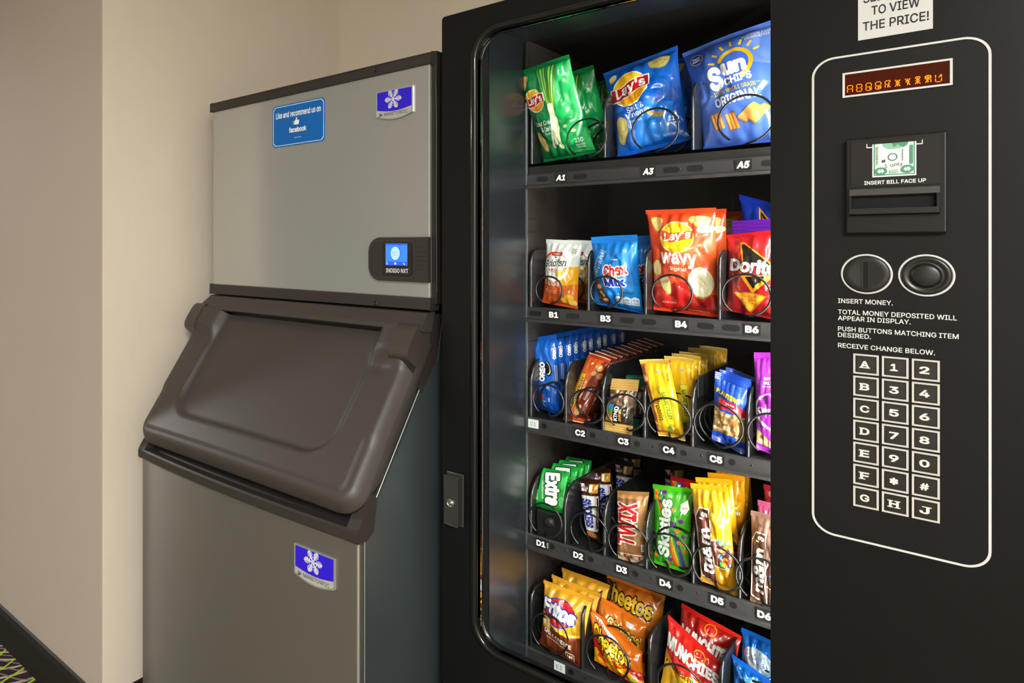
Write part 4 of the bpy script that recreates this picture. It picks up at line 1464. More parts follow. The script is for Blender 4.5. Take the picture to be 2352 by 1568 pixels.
art = [P([(.0, .62), (.16, .60), (.30, 1), (.0, 1)], '#3354b4'), P([(.72, 0), (1, 0), (1, .55), (.85, .4)], '#5a80d8'), P([(.60, .70), (1, .60), (1, .95), (.7, .98)], '#5f86dd'),
       E(sx, sy, sr + .025, sr + .025, '#e8b820'), E(sx, sy, sr - .022, sr - .022, '#3f66c8'), P([(sx - .22, sy - .15), (sx + .05, sy - .15), (sx + .03, sy - .02), (sx - .22, sy + .05)], '#3f66c8'),
       [P([(sx + (sr + .06) * math.cos(a) - .014 * math.sin(a), sy + ((sr + .06) * math.sin(a) + .014 * math.cos(a)) / asp), (sx + (sr + .06) * math.cos(a) + .014 * math.sin(a), sy + ((sr + .06) * math.sin(a) - .014 * math.cos(a)) / asp),
            (sx + (sr + .13) * math.cos(a) + .011 * math.sin(a), sy + ((sr + .13) * math.sin(a) - .011 * math.cos(a)) / asp), (sx + (sr + .13) * math.cos(a) - .011 * math.sin(a), sy + ((sr + .13) * math.sin(a) + .011 * math.cos(a)) / asp)], '#ecc22a')
        for a in [math.radians(d) for d in (28, 50, 72, 94, 116, 140, 163)]],
       T('S', .31, .605, .16, .32, '#f6f6f6', 3, .05), T('un', .53, .665, .27, .17, '#f6f6f6', 3, .06), T('CHIPS', .55, .56, .30, .10, '#f6f6f6', 4, .04),
       T('100% WHOLE GRAIN', .49, .475, .46, .055, '#e8c62c', 4, .01), R(.21, .458, .25, .463, '#e8c62c'), R(.73, .492, .77, .497, '#e8c62c'), T('ORIGINAL', .50, .395, .50, .12, '#eef2fa', 5, .03),
       [[P([(x, y), (x + .12, y + .01), (x + .14, y - .13), (x + .02, y - .15)], '#9c5f22'), [P([(x + .01 + .04 * k, y - .01), (x + .035 + .04 * k, y), (x + .055 + .04 * k, y - .13), (x + .03 + .04 * k, y - .14)], '#d99a48') for k in range(3)]] for x, y in ((.17, .29), (.33, .27))],
       [P([(.46 + a, .20 + b), (.66 + a, .30 + b), (.72 + a, .26 + b), (.54 + a, .15 + b)], c) for a, b, c in ((0, .02, '#a9702e'), (.01, .03, '#e0a656'), (.10, .0, '#a9702e'), (.11, .01, '#e0a656'))],
       E(.14, .86, .075, .075, '#f0d060'), E(.14, .86, .070, .070, '#1d3c94'), T('Heart', .14, .875, .09, .035, '#eef2fa', 6, .01), T('Healthy', .14, .845, .10, .035, '#eef2fa', 6, .01),
       T('NO ARTIFICIAL FLAVORS', .80, .915, .30, .03, '#eef2fa', 2, .01), T('PRESERVATIVES', .80, .89, .24, .03, '#eef2fa', 2, .01)]
o = packet('chip_bag', SP[2], .062, '#456cca', art, (.02, .04), seed=2.6, crk=.0045)
lane(o, SP, 'periwinkle blue chip bag with yellow sun rays, on the top tray by the keypad panel', 'chip bag', None)

# ---- second tray
SP = PROD['B1']
asp = 1.85
art = [P([(0, 0), (1, 0), (1, .42), (.62, .50), (.0, .42)], '#d9701a'), P([(.60, .30), (1, .36), (1, .62), (.66, .58)], '#eda91e'), E(.36, .58, .43, .42, '#dd5a1c'), E(.40, .575, .40, .38, '#f3f0ea'), P([(0, 0), (.75, 0), (.64, .34), (.0, .36)], '#c4501a'),
       P([(.26, .80), (.60, .81), (.58, .755), (.28, .745)], '#b02028'), T('FARM', .43, .778, .22, .05, '#f4e8d8', 2), P([(.36, .735), (.46, .735), (.43, .72), (.38, .72)], '#2c2420'),
       T('Goldfish', .40, .64, .66, .20, '#1d1a18', 6, .015, .3), T('BAKED', .37, .535, .30, .06, '#cf5420', 3, .03), T('SNACK CRACKERS', .38, .505, .26, .025, '#8a5a3a', 3, 0),
       E(.58, .49, .11, .075, '#f0b422', 35), P([(.62, .55), (.74, .60), (.70, .50)], '#e8a81c'), E(.80, .14, .12, .09, '#f0b93c', 20), E(.70, .10, .10, .07, '#e8a62a', -10), E(.90, .08, .10, .07, '#f2c456', 0),
       T('CHEDDAR', .34, .33, .48, .12, '#f6ead8', -3, .02), T('NET WT 1.5 OZ', .32, .22, .34, .035, '#f0d8b8', -3, 0), T('BAKED WITH CHEESE', .32, .19, .32, .03, '#f0d8b8', -3, 0),
       [R(.80 + .018 * k, .80, .808 + .018 * k, .88, '#5a5a58') for k in range(6)]]
o = packet('cracker_bag', SP[2], .046, '#dfe3e0', art, (.03, .06), ['#d8641a', '#dfe4e2'], seed=3.3, crk=.0035)
lane(o, SP, 'small white and orange cheese cracker bag, front one at the left of the second tray', 'cracker bag', 'white and orange cracker bags',
     ['white foil top of the cracker bag behind the front orange one'])
SP = PROD['B3']
asp = 1.45
art = [P([(0, .1), (.15, .06), (.30, .5), (.25, 1), (0, 1)], '#0f66b8'), P([(.55, 0), (1, .05), (1, .35), (.7, .40)], '#1a84da'),
       T('TRADITIONAL', .17, .62, .72, .16, '#9fc8ec', 68, .01),
       T('Chex', .56, .56, .50, .23, '#c8201e', 9, .04, 0, '#f4f4f2', .06), T('Mix', .54, .405, .44, .20, '#1c34a4', 6, .05, 0, '#f4f4f2', .06), T('LARGER', .56, .70, .14, .03, '#eaf2fa', 4),
       P([(.10, .40), (.16, .40), (.40, .13), (.36, .05), (.14, .07)], '#5a3418'), E(.18, .30, .06, .05, '#b07a44', 30), E(.25, .20, .08, .04, '#c08a50', -40), E(.20, .13, .06, .05, '#7a4a24'), E(.31, .12, .06, .04, '#d0a468', 20),
       T('PER BAG', .80, .265, .20, .035, '#123c78', 0, 0)] + \
      [[P([(x, .10), (x + .14, .10), (x + .145, .19), (x + .07, .215), (x, .19)], '#dcebf8'), T(s, x + .072, .165, .09, .05, '#1a62b0', 0, .02), T(u, x + .072, .125, .10, .025, '#1a62b0')] for x, s, u in ((.52, '190', 'CALORIES'), (.67, '400', 'SODIUM'), (.82, '4g', 'SUGARS'))]
o = packet('snack_mix_bag', SP[2], .052, '#1472c8', art, (.03, .09), seed=5.2, crk=.0042)
lane(o, SP, 'bright blue snack mix bag with red and blue lettering, front one on the second tray', 'snack bag', 'blue snack mix bags',
     ['blue snack mix bag showing its ribbed top behind the lettered front one'])
SP = PROD['B4']
asp = 1.62
art = [P([(0, 0), (1, 0), (1, .25), (.5, .30), (0, .22)], '#c01c18'), P([(.75, .2), (1, .2), (1, .95), (.86, .7)], '#e85a24'), P([(.1, .52), (.8, .45), (.9, .68), (.2, .75)], '#ea5a26'),
       chips_blob([(.03, .93), (.28, .92), (.22, .80), (.14, .76)], '#e2bc6a'), chips_blob([(.66, .93), (.95, .92), (.94, .86), (.88, .78), (.74, .83), (.64, .88)], '#e8c97e'), E(.88, .80, .12, .06, '#f0dcb0', 10),
       chips_blob([(.02, .46), (.14, .52), (.20, .42), (.16, .34), (.05, .35)], '#e4c488'), chips_blob([(.12, .32), (.22, .35), (.34, .34), (.33, .17), (.24, .16)], '#e6cf8e'), E(.78, .30, .17, .24, '#b98a45', 0), E(.79, .31, .165, .23, '#efe0b8', 0),
       E(.47, .72, .265, .265, '#ea7a2a'), E(.47, .72, .255, .255, '#f4e7c8'), E(.47, .72, .245, .245, '#f0bc1e'), P([(.24, .70), (.40, .665), (.55, .69), (.70, .71), (.71, .79), (.56, .77), (.40, .76), (.24, .79)], '#e24a1e'),
       T("Lay's", .475, .725, .40, .17, '#f6f0e4', 8, .03, .15), T('wavy', .48, .50, .54, .24, '#f6f2ea', -2, .03), T('Original', .46, .415, .27, .075, '#f4e4d4', -3, 0, .25),
       T('240', .77, .115, .12, .06, '#6a1410', 0, .02), T('CALORIES', .77, .085, .13, .025, '#6a1410'), T('1 JAN 25 4170', .80, .61, .18, .03, '#8a2a14', 2, 0), T('4170 501 34 5', .80, .575, .18, .03, '#8a2a14', 2, 0),
       T('SEE NUTRITION FACTS', .70, .045, .30, .02, '#f4d8c8', -3), T('NET WT 1 5/8 OZ', .28, .095, .22, .03, '#f4d8c8', 0, 0)]
o = packet('chip_bag', SP[2], .058, '#de4620', art, (.03, .04), seed=6.4, crk=.0048)
lane(o, SP, 'orange red wavy chip bag with round yellow badge, front one on the second tray', 'chip bag', 'orange red wavy chip bags',
     ['orange red wavy chip bag, second, its corner over the front bag', 'orange red wavy chip bag, rearmost, only its upper right corner showing'])


def tri_art(dark='#17120f'):
    return [P([(.30, .86), (.92, .48), (.36, .30)], '#e8a020'), P([(.315, .83), (.88, .485), (.37, .33)], dark), P([(.335, .80), (.42, .735), (.40, .70), (.345, .735)], '#e87a18')]


SP = PROD['B6']
art = [P([(0, 0), (1, 0), (1, .40), (0, .50)], '#8c1418'), P([(.5, .62), (1, .55), (1, .95), (.6, .95)], '#c8282c'),
       P([(.20, .88), (.27, .88), (.70, .60), (.26, .60)], '#e08a1c'), P([(.235, .85), (.27, .86), (.66, .60), (.28, .60)], '#1b1410'), P([(.23, .47), (.66, .49), (.40, .26)], '#e89a1e'), P([(.30, .46), (.60, .475), (.41, .32)], '#1b1410'),
       T('Doritos', .47, .58, .84, .22, '#f6f4f2', -5, .04, 0, '#1b1410', .03), P([(.44, .36), (.72, .54), (.76, .52), (.48, .32)], '#eaa22a'), T('NACHO', .76, .36, .34, .09, '#f4ead8', 6, .03), T('CHEESE', .80, .30, .3, .06, '#f4ead8', 6, .03),
       P([(.12, .26), (.42, .285), (.60, .25), (.34, .02)], '#b8641a'), P([(.15, .25), (.42, .27), (.57, .24), (.34, .045)], '#e69a24'), [E(.24 + .05 * (k % 5), .23 - .035 * (k // 5) - .01 * (k % 2), .016, .012, '#c86a16') for k in range(14)],
       P([(.66, .30), (.90, .26), (.78, .10)], '#e08418')]
o = packet('chip_bag', SP[2], .056, '#b01c22', art, (.03, .04), seed=7.7, crk=.0045)
lane(o, SP, 'red tortilla chip bag with black triangle, at the right end of the second tray', 'chip bag', None)
SP = PROD['B6p']
o = packet('chip_bag', SP[2], .056, '#5a1f9e', [tri_art(), T('Doritos', .5, .58, .84, .2, '#f4f2f4', -4, .04)], (.03, .16), ['#5a1f9e', '#5c16a0'], seed=8.8, crk=.004)
lane(o, SP, 'purple chip bag, only its top band showing between red and blue bags', 'chip bag', None)
SP = PROD['B6b']
o = packet('chip_bag', SP[2], .056, '#1538b4', [[P([(.30, .93), (.88, .62), (.36, .5)], '#e8a020'), P([(.33, .895), (.80, .63), (.37, .53)], '#17120f'), P([(.345, .86), (.56, .72), (.40, .70)], '#e8a05a')], T('Doritos', .5, .5, .84, .2, '#f4f2f4', -4, .04)], (.03, .05), seed=9.1, crk=.004)
lane(o, SP, 'blue chip bag rearmost at the right, its corner rising above the purple bag', 'chip bag', None)

# ---- middle tray
SP = PROD['C1']
asp = 3.4
art = [R(.0, .0, .20, 1, '#0a52b0'), R(.80, .0, 1, 1, '#0a50b4'), P([(.25, .0), (.8, .0), (.8, .25), (.5, .30), (.25, .22)], '#0a58c4'),
       E(.60, .575, .155, .34, '#14121a', 6), E(.585, .58, .12, .29, '#f0ead8', 6), E(.545, .585, .13, .27, '#14121a', 6), T('OREO', .39, .53, .88, .20, '#f4f6fa', 86, .05, 0, '#0a2c80', .08),
       P([(.31, .16), (.31, .26), (.44, .17)], '#d02030'), R(.31, .135, .46, .145, '#dfe8f4'), T('6', .56, .33, .07, .10, '#f4f6fa', 0, .03), T('COOKIES', .62, .33, .22, .03, '#dfe8f4', 90), R(.56, .15, .63, .20, '#cfe0f4'),
       T('OREO', .875, .77, .50, .11, '#eef2fa', 86, .05, 0, '#0a2c80', .07), [R(.845 + .018 * k, .42, .856 + .018 * k, .62, ['#e8e8e8', '#15151a'][k % 2]) for k in range(6)]]
o = packet('cookie_sleeve', SP[2], .031, '#0d62cc', art, (.02, .05), '#0c5ac0', 'brick', seed=1.2, crk=.0022, nu=36, nv=40, pinch=.02, ex=.5)
lane(o, SP, 'blue cookie sleeve, the full front one at the left of the middle tray', 'cookie sleeve', 'blue cookie sleeves on the middle tray',
     ['blue cookie sleeve, %s from the glass in the left lane' % ORD[k] for k in range(1, 10)])
SP = PROD['C2']
asp = 2.75
art = [P([(.58, 0), (1, 0), (1, 1), (.80, 1), (.55, .6), (.50, .3)], '#7a2414'), P([(0, 0), (.2, 0), (.25, 1), (0, 1)], '#c8641c'),
       R(.20, .14, .40, .70, '#2c1c0c'), R(.215, .145, .385, .695, '#e8b81e'), T('NATURE VALLEY', .30, .42, 1.46, .11, '#27301a', 90, .03), T('SWEET & SALTY NUT', .46, .48, .9, .075, '#f4ead8', 88, .02), T('Almond', .68, .42, .62, .13, '#f6f0e6', 88, .01),
       E(.74, .83, .12, .17, '#c88a48', 10), E(.74, .83, .09, .13, '#dcaa6a', 10), E(.86, .72, .10, .16, '#b87434', -10), E(.64, .73, .08, .13, '#d8a868', -20), E(.58, .14, .10, .17, '#e0b070', -10), E(.62, .22, .06, .10, '#e8c890', 20), E(.44, .86, .03, .07, '#f0e0c8', -30), E(.85, .15, .1, .2, '#5a2a1a', 0)]
o = packet('granola_bar', SP[2], .022, '#dc5f1c', art, (.06, .05), ['#d8571c', '#b8431c'], 'brick', seed=2.2, crk=.0018, nu=26, nv=44, pinch=.03, jag=.010, ex=.6, edge='#e6ddd0')
lane(o, SP, 'orange almond granola bar wrapper, front one leaning right on the middle tray', 'granola bar', 'orange and brown almond granola bars')
art = [P([(.58, 0), (1, 0), (1, 1), (.80, 1), (.55, .6), (.50, .3)], '#54170d'), E(.74, .83, .10, .14, '#b87a40', 10), E(.62, .73, .08, .12, '#c89858', -20), R(.20, .14, .40, .70, '#caa01a'), T('NATURE VALLEY', .30, .42, 1.46, .11, '#27301a', 90, .03)]
o = packet('granola_bar', SP[2], .022, '#8c3016', art, (.06, .05), ['#8c3016', '#7a2a16'], 'brick', seed=2.9, crk=.0018, nu=26, nv=44, pinch=.03, jag=.010, ex=.6, edge='#e6ddd0')
lane(o, ((SP[0][0], SP[0][1] + SP[3][0], SP[0][2]),) + SP[1:], 'brown almond granola bar wrapper, second in its lane behind the orange one', 'granola bar', 'orange and brown almond granola bars',
     ['brown almond granola bar wrapper, %s in its lane, pale top edge showing' % ORD[k] for k in range(2, 10)], [x - SP[3][0] for x in SP[3][1:]])
SP = PROD['C3']
asp = 1.98


def kind_art():
    return [R(.0, .22, 1, .84, '#2a211c'), P([(.0, .52), (1, .50), (1, .84), (0, .84)], '#6a5244'), [E(.12 + .19 * (k % 5), .60 + .075 * (k // 5) + .02 * (k % 2), .075, .06, ['#8c6a52', '#b08a68', '#4c362a', '#caa888'][k % 4], k * 33) for k in range(15)],
            R(.04, .43, .30, .52, '#3a9ad8'), R(.04, .345, .30, .43, '#5aa83a'), R(.04, .27, .30, .345, '#d8502a'), R(.04, .20, .30, .27, '#e8b02a'), R(.30, .20, .62, .52, '#16110f'),
            T('KIND', .42, .36, .56, .15, '#f4f2ee', 88, .03), T('minis', .565, .34, .46, .10, '#e0962a', 88, .02, .2), T('DARK CHOCOLATE', .70, .66, .60, .05, '#eae4dc', 86, .01), R(.60, .52, .635, .84, '#1a1512'), T('ALMOND', .80, .40, .4, .05, '#eae4dc', 86, .01)]


o = packet('snack_bar', SP[2], .020, '#2a211c', kind_art(), (.17, .20), ['#c9a052', '#c9a058'], 'pillow', seed=3.9, crk=.0025, nu=26, nv=36, pinch=.08, jag=.010)
lane(o, SP, 'small nut bar with tan ends and clear window, on the middle tray above a tag', 'snack bar', None)
o = packet('snack_bar', SP[2], .020, '#1e1815', kind_art(), (.17, .20), ['#0d6a5c', '#0e7162'], 'pillow', seed=4.9, crk=.0025, nu=26, nv=36, pinch=.08, jag=.010)
stand(o, SP)
o.matrix_basis = Matrix.Translation((0.004, .067, .001)) @ o.matrix_basis
tag(o, 'small nut bar with teal green ends, behind the tan ended bar', 'snack bar')
SP = PROD['C4']
asp = 2.45
art = [P([(0, 0), (.24, 0), (.24, 1), (0, 1)], '#9a5028'), P([(.24, .62), (.30, .80), (.28, 1), (.20, 1)], '#b86a34'), P([(.62, 0), (1, 0), (1, 1), (.75, 1)], '#d4a416'),
       T('Protein', .38, .38, .84, .17, '#4a2c14', -88, .01), R(.53, .20, .74, .68, '#6a8a20'), R(.54, .205, .73, .675, '#e6d020'), T('NATURE VALLEY', .635, .44, 1.08, .12, '#3c6a1c', -88, .03),
       E(.62, .15, .12, .12, '#e8b818'), E(.62, .15, .115, .115, '#3c8a4a'), P([(.62, .20), (.735, .15), (.62, .10)], '#e0a818'), T('10g', .66, .15, .08, .05, '#f2f2e0', -88), E(.14, .78, .11, .14, '#d9a868', 30), E(.16, .70, .06, .06, '#3a1c10', 45),
       E(.20, .12, .14, .12, '#c89050', 20), E(.12, .19, .10, .10, '#e0b478', 0), E(.30, .07, .12, .09, '#a87038', 0), T('PEANUT BUTTER DARK CHOCOLATE', .14, .44, .8, .045, '#f2dcb8', -88, .01), T('CHEWY BARS', .84, .80, .3, .05, '#6a4a14', -88), E(.60, .86, .05, .05, '#7a98a0')]
o = packet('granola_bar', SP[2], .022, '#e4b41c', art, (.05, .05), ['#d8a018', '#caa83c'], 'brick', seed=5.5, crk=.0022, nu=26, nv=44, pinch=.03, jag=.008, ex=.6, edge='#eee6cc')
cop = lane(o, SP, 'yellow protein granola bar wrapper, front one leaning left on the middle tray', 'granola bar', 'yellow protein granola bars',
           ['yellow protein bar, upright, second in its lane', 'yellow protein bar, third in its lane behind the upright one', 'yellow protein bar, fourth in its lane, top edge showing',
            'yellow protein bar, fifth in its lane, set farther back', 'yellow protein bar, rearmost, dim at the back of its lane'], [.055, .100, .135, .215, .26])
for c in cop[1:]:
    c.matrix_basis = c.matrix_basis @ Matrix.Translation((.0, 0, .0)) @ Matrix.Rotation(math.radians(9), 4, 'Y') @ Matrix.Translation((.006, 0, .0))
SP = PROD['C5']
asp = 2.35
rnd = random.Random(5)
art = [R(0, .15, 1, .56, '#a97c48'), [E(.08 + .84 * rnd.random(), .20 + .33 * rnd.random(), .085, .06, ['#dcb884', '#e8cda0', '#c99a5e'][k % 3], rnd.uniform(0, 180)) for k in range(38)],
       P([(0, 0), (1, 0), (1, .16), (.6, .20), (0, .15)], '#1543b8'), P([(0, .52), (.5, .50), (1, .55), (1, 1), (0, 1)], '#1442b4'), P([(.16, .66), (.62, .68), (.98, .60), (.98, .50), (.5, .545), (.18, .53)], '#c01c2c'),
       T('PLANTERS', .44, .735, .74, .17, '#e8c828', -8, .05, 0, '#0c2a78', .03), T('SALTED', .54, .63, .26, .055, '#f6e8e4', -5, .02), T('Peanuts', .56, .585, .36, .075, '#f6e8e4', -5, .02), T('NET WT 1.75 OZ', .40, .09, .40, .035, '#dfe6f6', -10, .01), R(.72, .155, .84, .225, '#cdd8ee')]
o = packet('peanut_packet', SP[2], .022, '#1442b4', art, (.08, .10), ['#1543b8', '#123ca8'], 'pillow', seed=6.6, crk=.0028, nu=28, nv=40, pinch=.05)
lane(o, SP, 'blue peanut packet with clear window full of nuts, front one on the middle tray', 'peanut packet', 'blue peanut packets',
     ['blue peanut packet, second, its top just above the front one', 'dark blue peanut packet, third and rearmost in its lane'])
SP = PROD['C6']
asp = 3.4
art = [P([(0, 0), (1, 0), (1, .22), (0, .30)], '#c9a878'), [E(.1 + .8 * rnd.random(), .04 + .22 * rnd.random(), .10, .08, ['#e0c494', '#f0e2c4', '#8a5a38', '#c89a60'][k % 4], k * 40) for k in range(22)],
       P([(0, .22), (.5, .12), (1, .20), (1, 1), (0, 1)], '#9a2cae'), P([(0, 0), (1, 0), (1, .05), (0, .07)], '#a030b4'), E(.58, .42, .60, .64, '#f2ecf4'), E(.60, .43, .54, .58, '#8c249e'), T("Kar's", .40, .43, .86, .24, '#f6f2f8', 10, .03, .1), E(.62, .52, .06, .06, '#f2ecf4'),
       T("SWEET 'N", .60, .745, .60, .10, '#f4eaf6', 2, .03), T('SALTY MIX', .60, .70, .66, .10, '#f4eaf6', 2, .03), T('A TRAIL MIX', .36, .265, .40, .05, '#8c249e', 14, .02), T('SINCE 1933', .5, .665, .5, .04, '#e4c8ea', 2)]
o = packet('trail_mix_packet', SP[2], .026, '#a030b4', art, (.05, .06), seed=7.1, crk=.003, nu=24, nv=44)
lane(o, SP, 'tall purple trail mix packet with white ring, at the right edge of the middle tray', 'snack packet', None)

# ---- fourth tray
SP = PROD['D1']
asp = 1.5
art = [P([(0, 0), (1, 0), (1, .20), (0, .16)], '#0c8a2c'), P([(0, .16), (.18, .18), (.24, 1), (0, 1)], '#2cb84a'), P([(.70, .1), (1, .12), (1, .9), (.86, .9)], '#1fa53c'), E(.85, .25, .12, .2, '#54cc6a', 20), E(.78, .7, .06, .2, '#46c45e', 0),
       T('Extra', .53, .52, 1.14, .42, '#f6f8f6', -82, .05, 0, '#0d3a1c', .05), T('LONG LASTING FLAVOR', .27, .45, .64, .05, '#f0f6ee', -82, .01), T('SPEARMINT', .13, .30, .40, .07, '#f0f6ee', -82, .02)]
o = packet('gum_pack', SP[2], .016, '#17a038', art, (.004, .004), None, 'brick', seed=.4, crk=.0006, nu=30, nv=30, pinch=0, wave=.001, ex=.25)
lane(o, SP, 'green chewing gum pack with white sideways lettering, front one on the fourth tray', 'gum pack', 'green gum packs on the fourth tray',
     ['green gum pack, second, just behind the lettered front pack', 'green gum pack, third in its slanted row', 'green gum pack, rearmost of the four, top edge showing'])
SP = PROD['D2']
asp = 3.5
art = [P([(0, .0), (1, 0), (1, .10), (0, .12)], '#6a3a20'), E(.5, .09, .32, .25, '#b87a44'), R(.02, .15, .98, .74, '#8c1c1c'), R(.06, .16, .78, .73, '#ececf0'), T('SNICKERS', .42, .445, 1.82, .50, '#1c2c9c', -87, .05, .15), R(.80, .16, .96, .73, '#e0dad0'), R(.84, .2, .92, .7, '#2a1a14'), T('MILK CHOCOLATE', .88, .45, 1.0, .05, '#e8e2d8', -87),
       P([(0, .80), (.45, .80), (.35, .92), (0, .93)], '#dfe0ea'), T('SN', .22, .86, .28, .20, '#b01c20', -10, .05), R(.52, .78, .92, .92, '#c08a2a'), R(.56, .79, .66, .91, '#efe6d2')]
o = packet('candy_bar', SP[2], .024, '#38190f', art, (.03, .06), '#2c140c', 'brick', seed=8.1, crk=.003, nu=26, nv=44, pinch=.06, ex=.55)
lane(o, SP, 'brown nougat candy bar with blue sideways lettering, front one on the fourth tray', 'candy bar', 'brown candy bars with blue lettering',
     ['dark brown candy bar, second, behind the one lettered in blue', 'dark brown candy bar, third and set deeper in its lane', 'dark brown candy bar, rearmost, under the middle tray'], [.095, .18, .25], .08)
SP = PROD['D3']
asp = 2.3
art = [P([(0, 0), (1, 0), (1, .16), (0, .12)], '#d8c8b0'), P([(0, .10), (.4, .13), (1, .16), (1, 1), (0, 1)], '#8a5a36'), P([(.62, .25), (1, .3), (1, 1), (.75, 1)], '#a87848'), P([(0, .9), (1, .9), (1, 1), (0, 1)], '#b98a58'),
       T('TWIX', .40, .54, 1.52, .54, '#c8181c', 88, .025, 0, '#f4f0ea', .06), T('LEFT', .50, .09, .74, .13, '#b81c20', 5, .03), R(.82, .20, .95, .30, '#f0eae0'), T('250', .885, .25, .16, .09, '#4a2c18', 88, .02), R(.88, .45, .94, .62, '#e8dcc4')]
o = packet('candy_bar', SP[2], .024, '#8a5a36', art, (.04, .05), ['#c9b494', '#a87a4c'], 'brick', seed=9.3, crk=.0026, nu=26, nv=44, pinch=.04, ex=.6)
lane(o, SP, 'caramel brown candy bar with big red sideways lettering, on the fourth tray', 'candy bar', None)
SPb = PROD['D2']
for st, rl, lb in ((.150, .18, 'dark candy bar leaning behind the red lettered caramel bar'), (.235, -.05, 'dark candy bar, deepest behind the red lettered caramel bar, under the middle tray')):
    src = [x for x in COL.objects if x.name.startswith('candy_bar') and x.get('group')][0]
    c = dup(src, -0.506 - src.location.x + .012, st - .02, .006, rl)
    tag(c, lb, 'candy bar', 'dark candy bars behind the caramel bar')
SP = PROD['D4']
asp = 2.15
rb = ['#d83a24', '#e88a1c', '#f0cc20', '#3aa83a', '#2a5ab8', '#7a2c9a']


def skit(lime=True):
    r2 = random.Random(11)
    g = ['#46b420', '#3aa41c'] if lime else ['#c4201c', '#b01818']
    return [P([(.5, .5), (1, .4), (1, 1), (.5, 1)], g[0]), [P([(.0 + .035 * k, 1), (.035 + .035 * k, 1), (.44 + .05 * k, .42), (.70 + .05 * k, .0), (.64 + .05 * k, 0), (.38 + .05 * k, .42)], rb[k]) for k in range(6)], P([(0, .0), (.42, 0), (.40, .3), (.12, .75), (0, .85)], g[1]),
            [E(*p, .06 + .012 * (k % 2), .055, rb[(k * 2 + 1) % 6]) for k, p in enumerate([(.12, .93), (.22, .88), (.32, .92), (.10, .85), (.06, .78), (.24, .80), (.56, .72), (.62, .64), (.60, .56), (.70, .48), (.58, .50), (.66, .40), (.72, .34), (.70, .25), (.84, .42), (.86, .33), (.58, .44), (.78, .60), (.12, .12), (.2, .07), (.32, .05), (.44, .06), (.26, .12), (.5, .12), (.90, .25)])],
            T('Skittles', .34, .49, 1.62, .34, '#f4f6f0', 88, .04, 0, '#2c7a24' if lime else '#7a1414', .05), P([(.74, .80), (.90, .86), (.95, .76), (.86, .68), (.74, .72)], '#f2f4f0'), T('SOUR', .85, .76, .13, .05, '#c8201c', 8, .02)]


o = packet('candy_bag', SP[2], .026, '#4cc022', skit(), (.04, .06), seed=10.2, crk=.0028, nu=28, nv=44)
lane(o, SP, 'lime green fruit candy bag with white sideways lettering, on the fourth tray', 'candy bag', None)
o = packet('candy_bag', SP[2], .026, '#c8201c', skit(False), (.04, .06), seed=11.2, crk=.0028, nu=28, nv=44)
stand(o, SP)
o.matrix_basis = Matrix.Translation((.0, .055, .004)) @ o.matrix_basis @ Matrix.Rotation(.10, 4, 'Y')
tag(o, 'red fruit candy bag, only its corner behind the lime green bag', 'candy bag')
SP = PROD['D5']
asp = 2.7


def mms(panel, dot):
    r2 = random.Random(4)
    return [P([(.55, 0), (1, 0), (1, 1), (.8, 1)], dot[0]), E(.62, .38, .34, .46, '#f2ecd8', 8), E(.62, .38, .315, .43, panel, 8), [E(.66 + .25 * r2.random(), .26 + .26 * r2.random(), .075, .06, ['#f0cc20', '#3a9a3a', '#2a62c0', '#e07a1c', '#d83428'][k % 5], 20 * k) for k in range(16)],
            P([(.04, .07), (.50, .03), (.50, .80), (.22, .80), (.06, .70)], '#f2ece0'), P([(.07, .085), (.47, .05), (.47, .785), (.23, .785), (.09, .69)], panel),
            T('m&m', .29, .38, 1.46, .33, '#f6f2ec', 88, .03, 0, '#2a1510', .02), T("'s", .32, .72, .22, .24, '#f6f2ec', 88, .03, 0, '#2a1510', .02)]


o = packet('candy_bag', SP[2], .030, '#e0a013', [mms('#5a2c22', ['#d49412']), E(.68, .72, .22, .20, '#e9b524'), E(.66, .725, .18, .16, '#f0c030'), T('m', .80, .655, .13, .09, '#f6f2ec', 0, .05)], (.04, .05), seed=12.4, crk=.0042, nu=28, nv=46, pinch=.05)
lane(o, SP, 'yellow peanut candy bag with brown sideways panel, front one on the fourth tray', 'candy bag', 'yellow candy bags on the fourth tray',
     ['yellow candy bag, second, directly behind the panelled front one', 'yellow candy bag, third in its lane', 'yellow candy bag, rearmost, reaching toward the keypad panel'], None, .05)
SP = PROD['D6']
o = packet('candy_bag', SP[2], .028, '#8a6a60', [[E(.1 + .2 * (k % 5) + .1 * ((k // 5) % 2), .06 + .09 * (k // 5), .075, .05, '#7c5c54', 0) for k in range(50)], mms('#4a2c24', ['#80625a'])], (.04, .05), seed=13.4, crk=.003, nu=26, nv=46, jag=.006)
lane(o, SP, 'greyish brown milk chocolate candy bag at the right edge of the fourth tray', 'candy bag', 'brown candy bags')
o = packet('candy_bag', SP[2], .028, '#c45a8e', [E(.3, .85, .2, .16, '#e07ab0'), E(.7, .8, .2, .14, '#b84a7e')], (.04, .06), seed=14.4, crk=.004, nu=22, nv=36)
stand(o, SP)
o.matrix_basis = Matrix.Translation((.004, .035, .012)) @ o.matrix_basis
tag(o, 'pink candy bag, its top showing behind the greyish brown one', 'candy bag')
o = packet('candy_bag', SP[2], .028, '#b8283c', [E(.35, .90, .22, .14, '#d8a0a8'), E(.75, .85, .2, .14, '#e07a90')], (.04, .06), seed=15.4, crk=.004, nu=22, nv=36)
stand(o, SP)
o.matrix_basis = Matrix.Translation((.004, .080, .030)) @ o.matrix_basis
tag(o, 'dark red candy bag rearmost at the right edge of the fourth tray', 'candy bag')

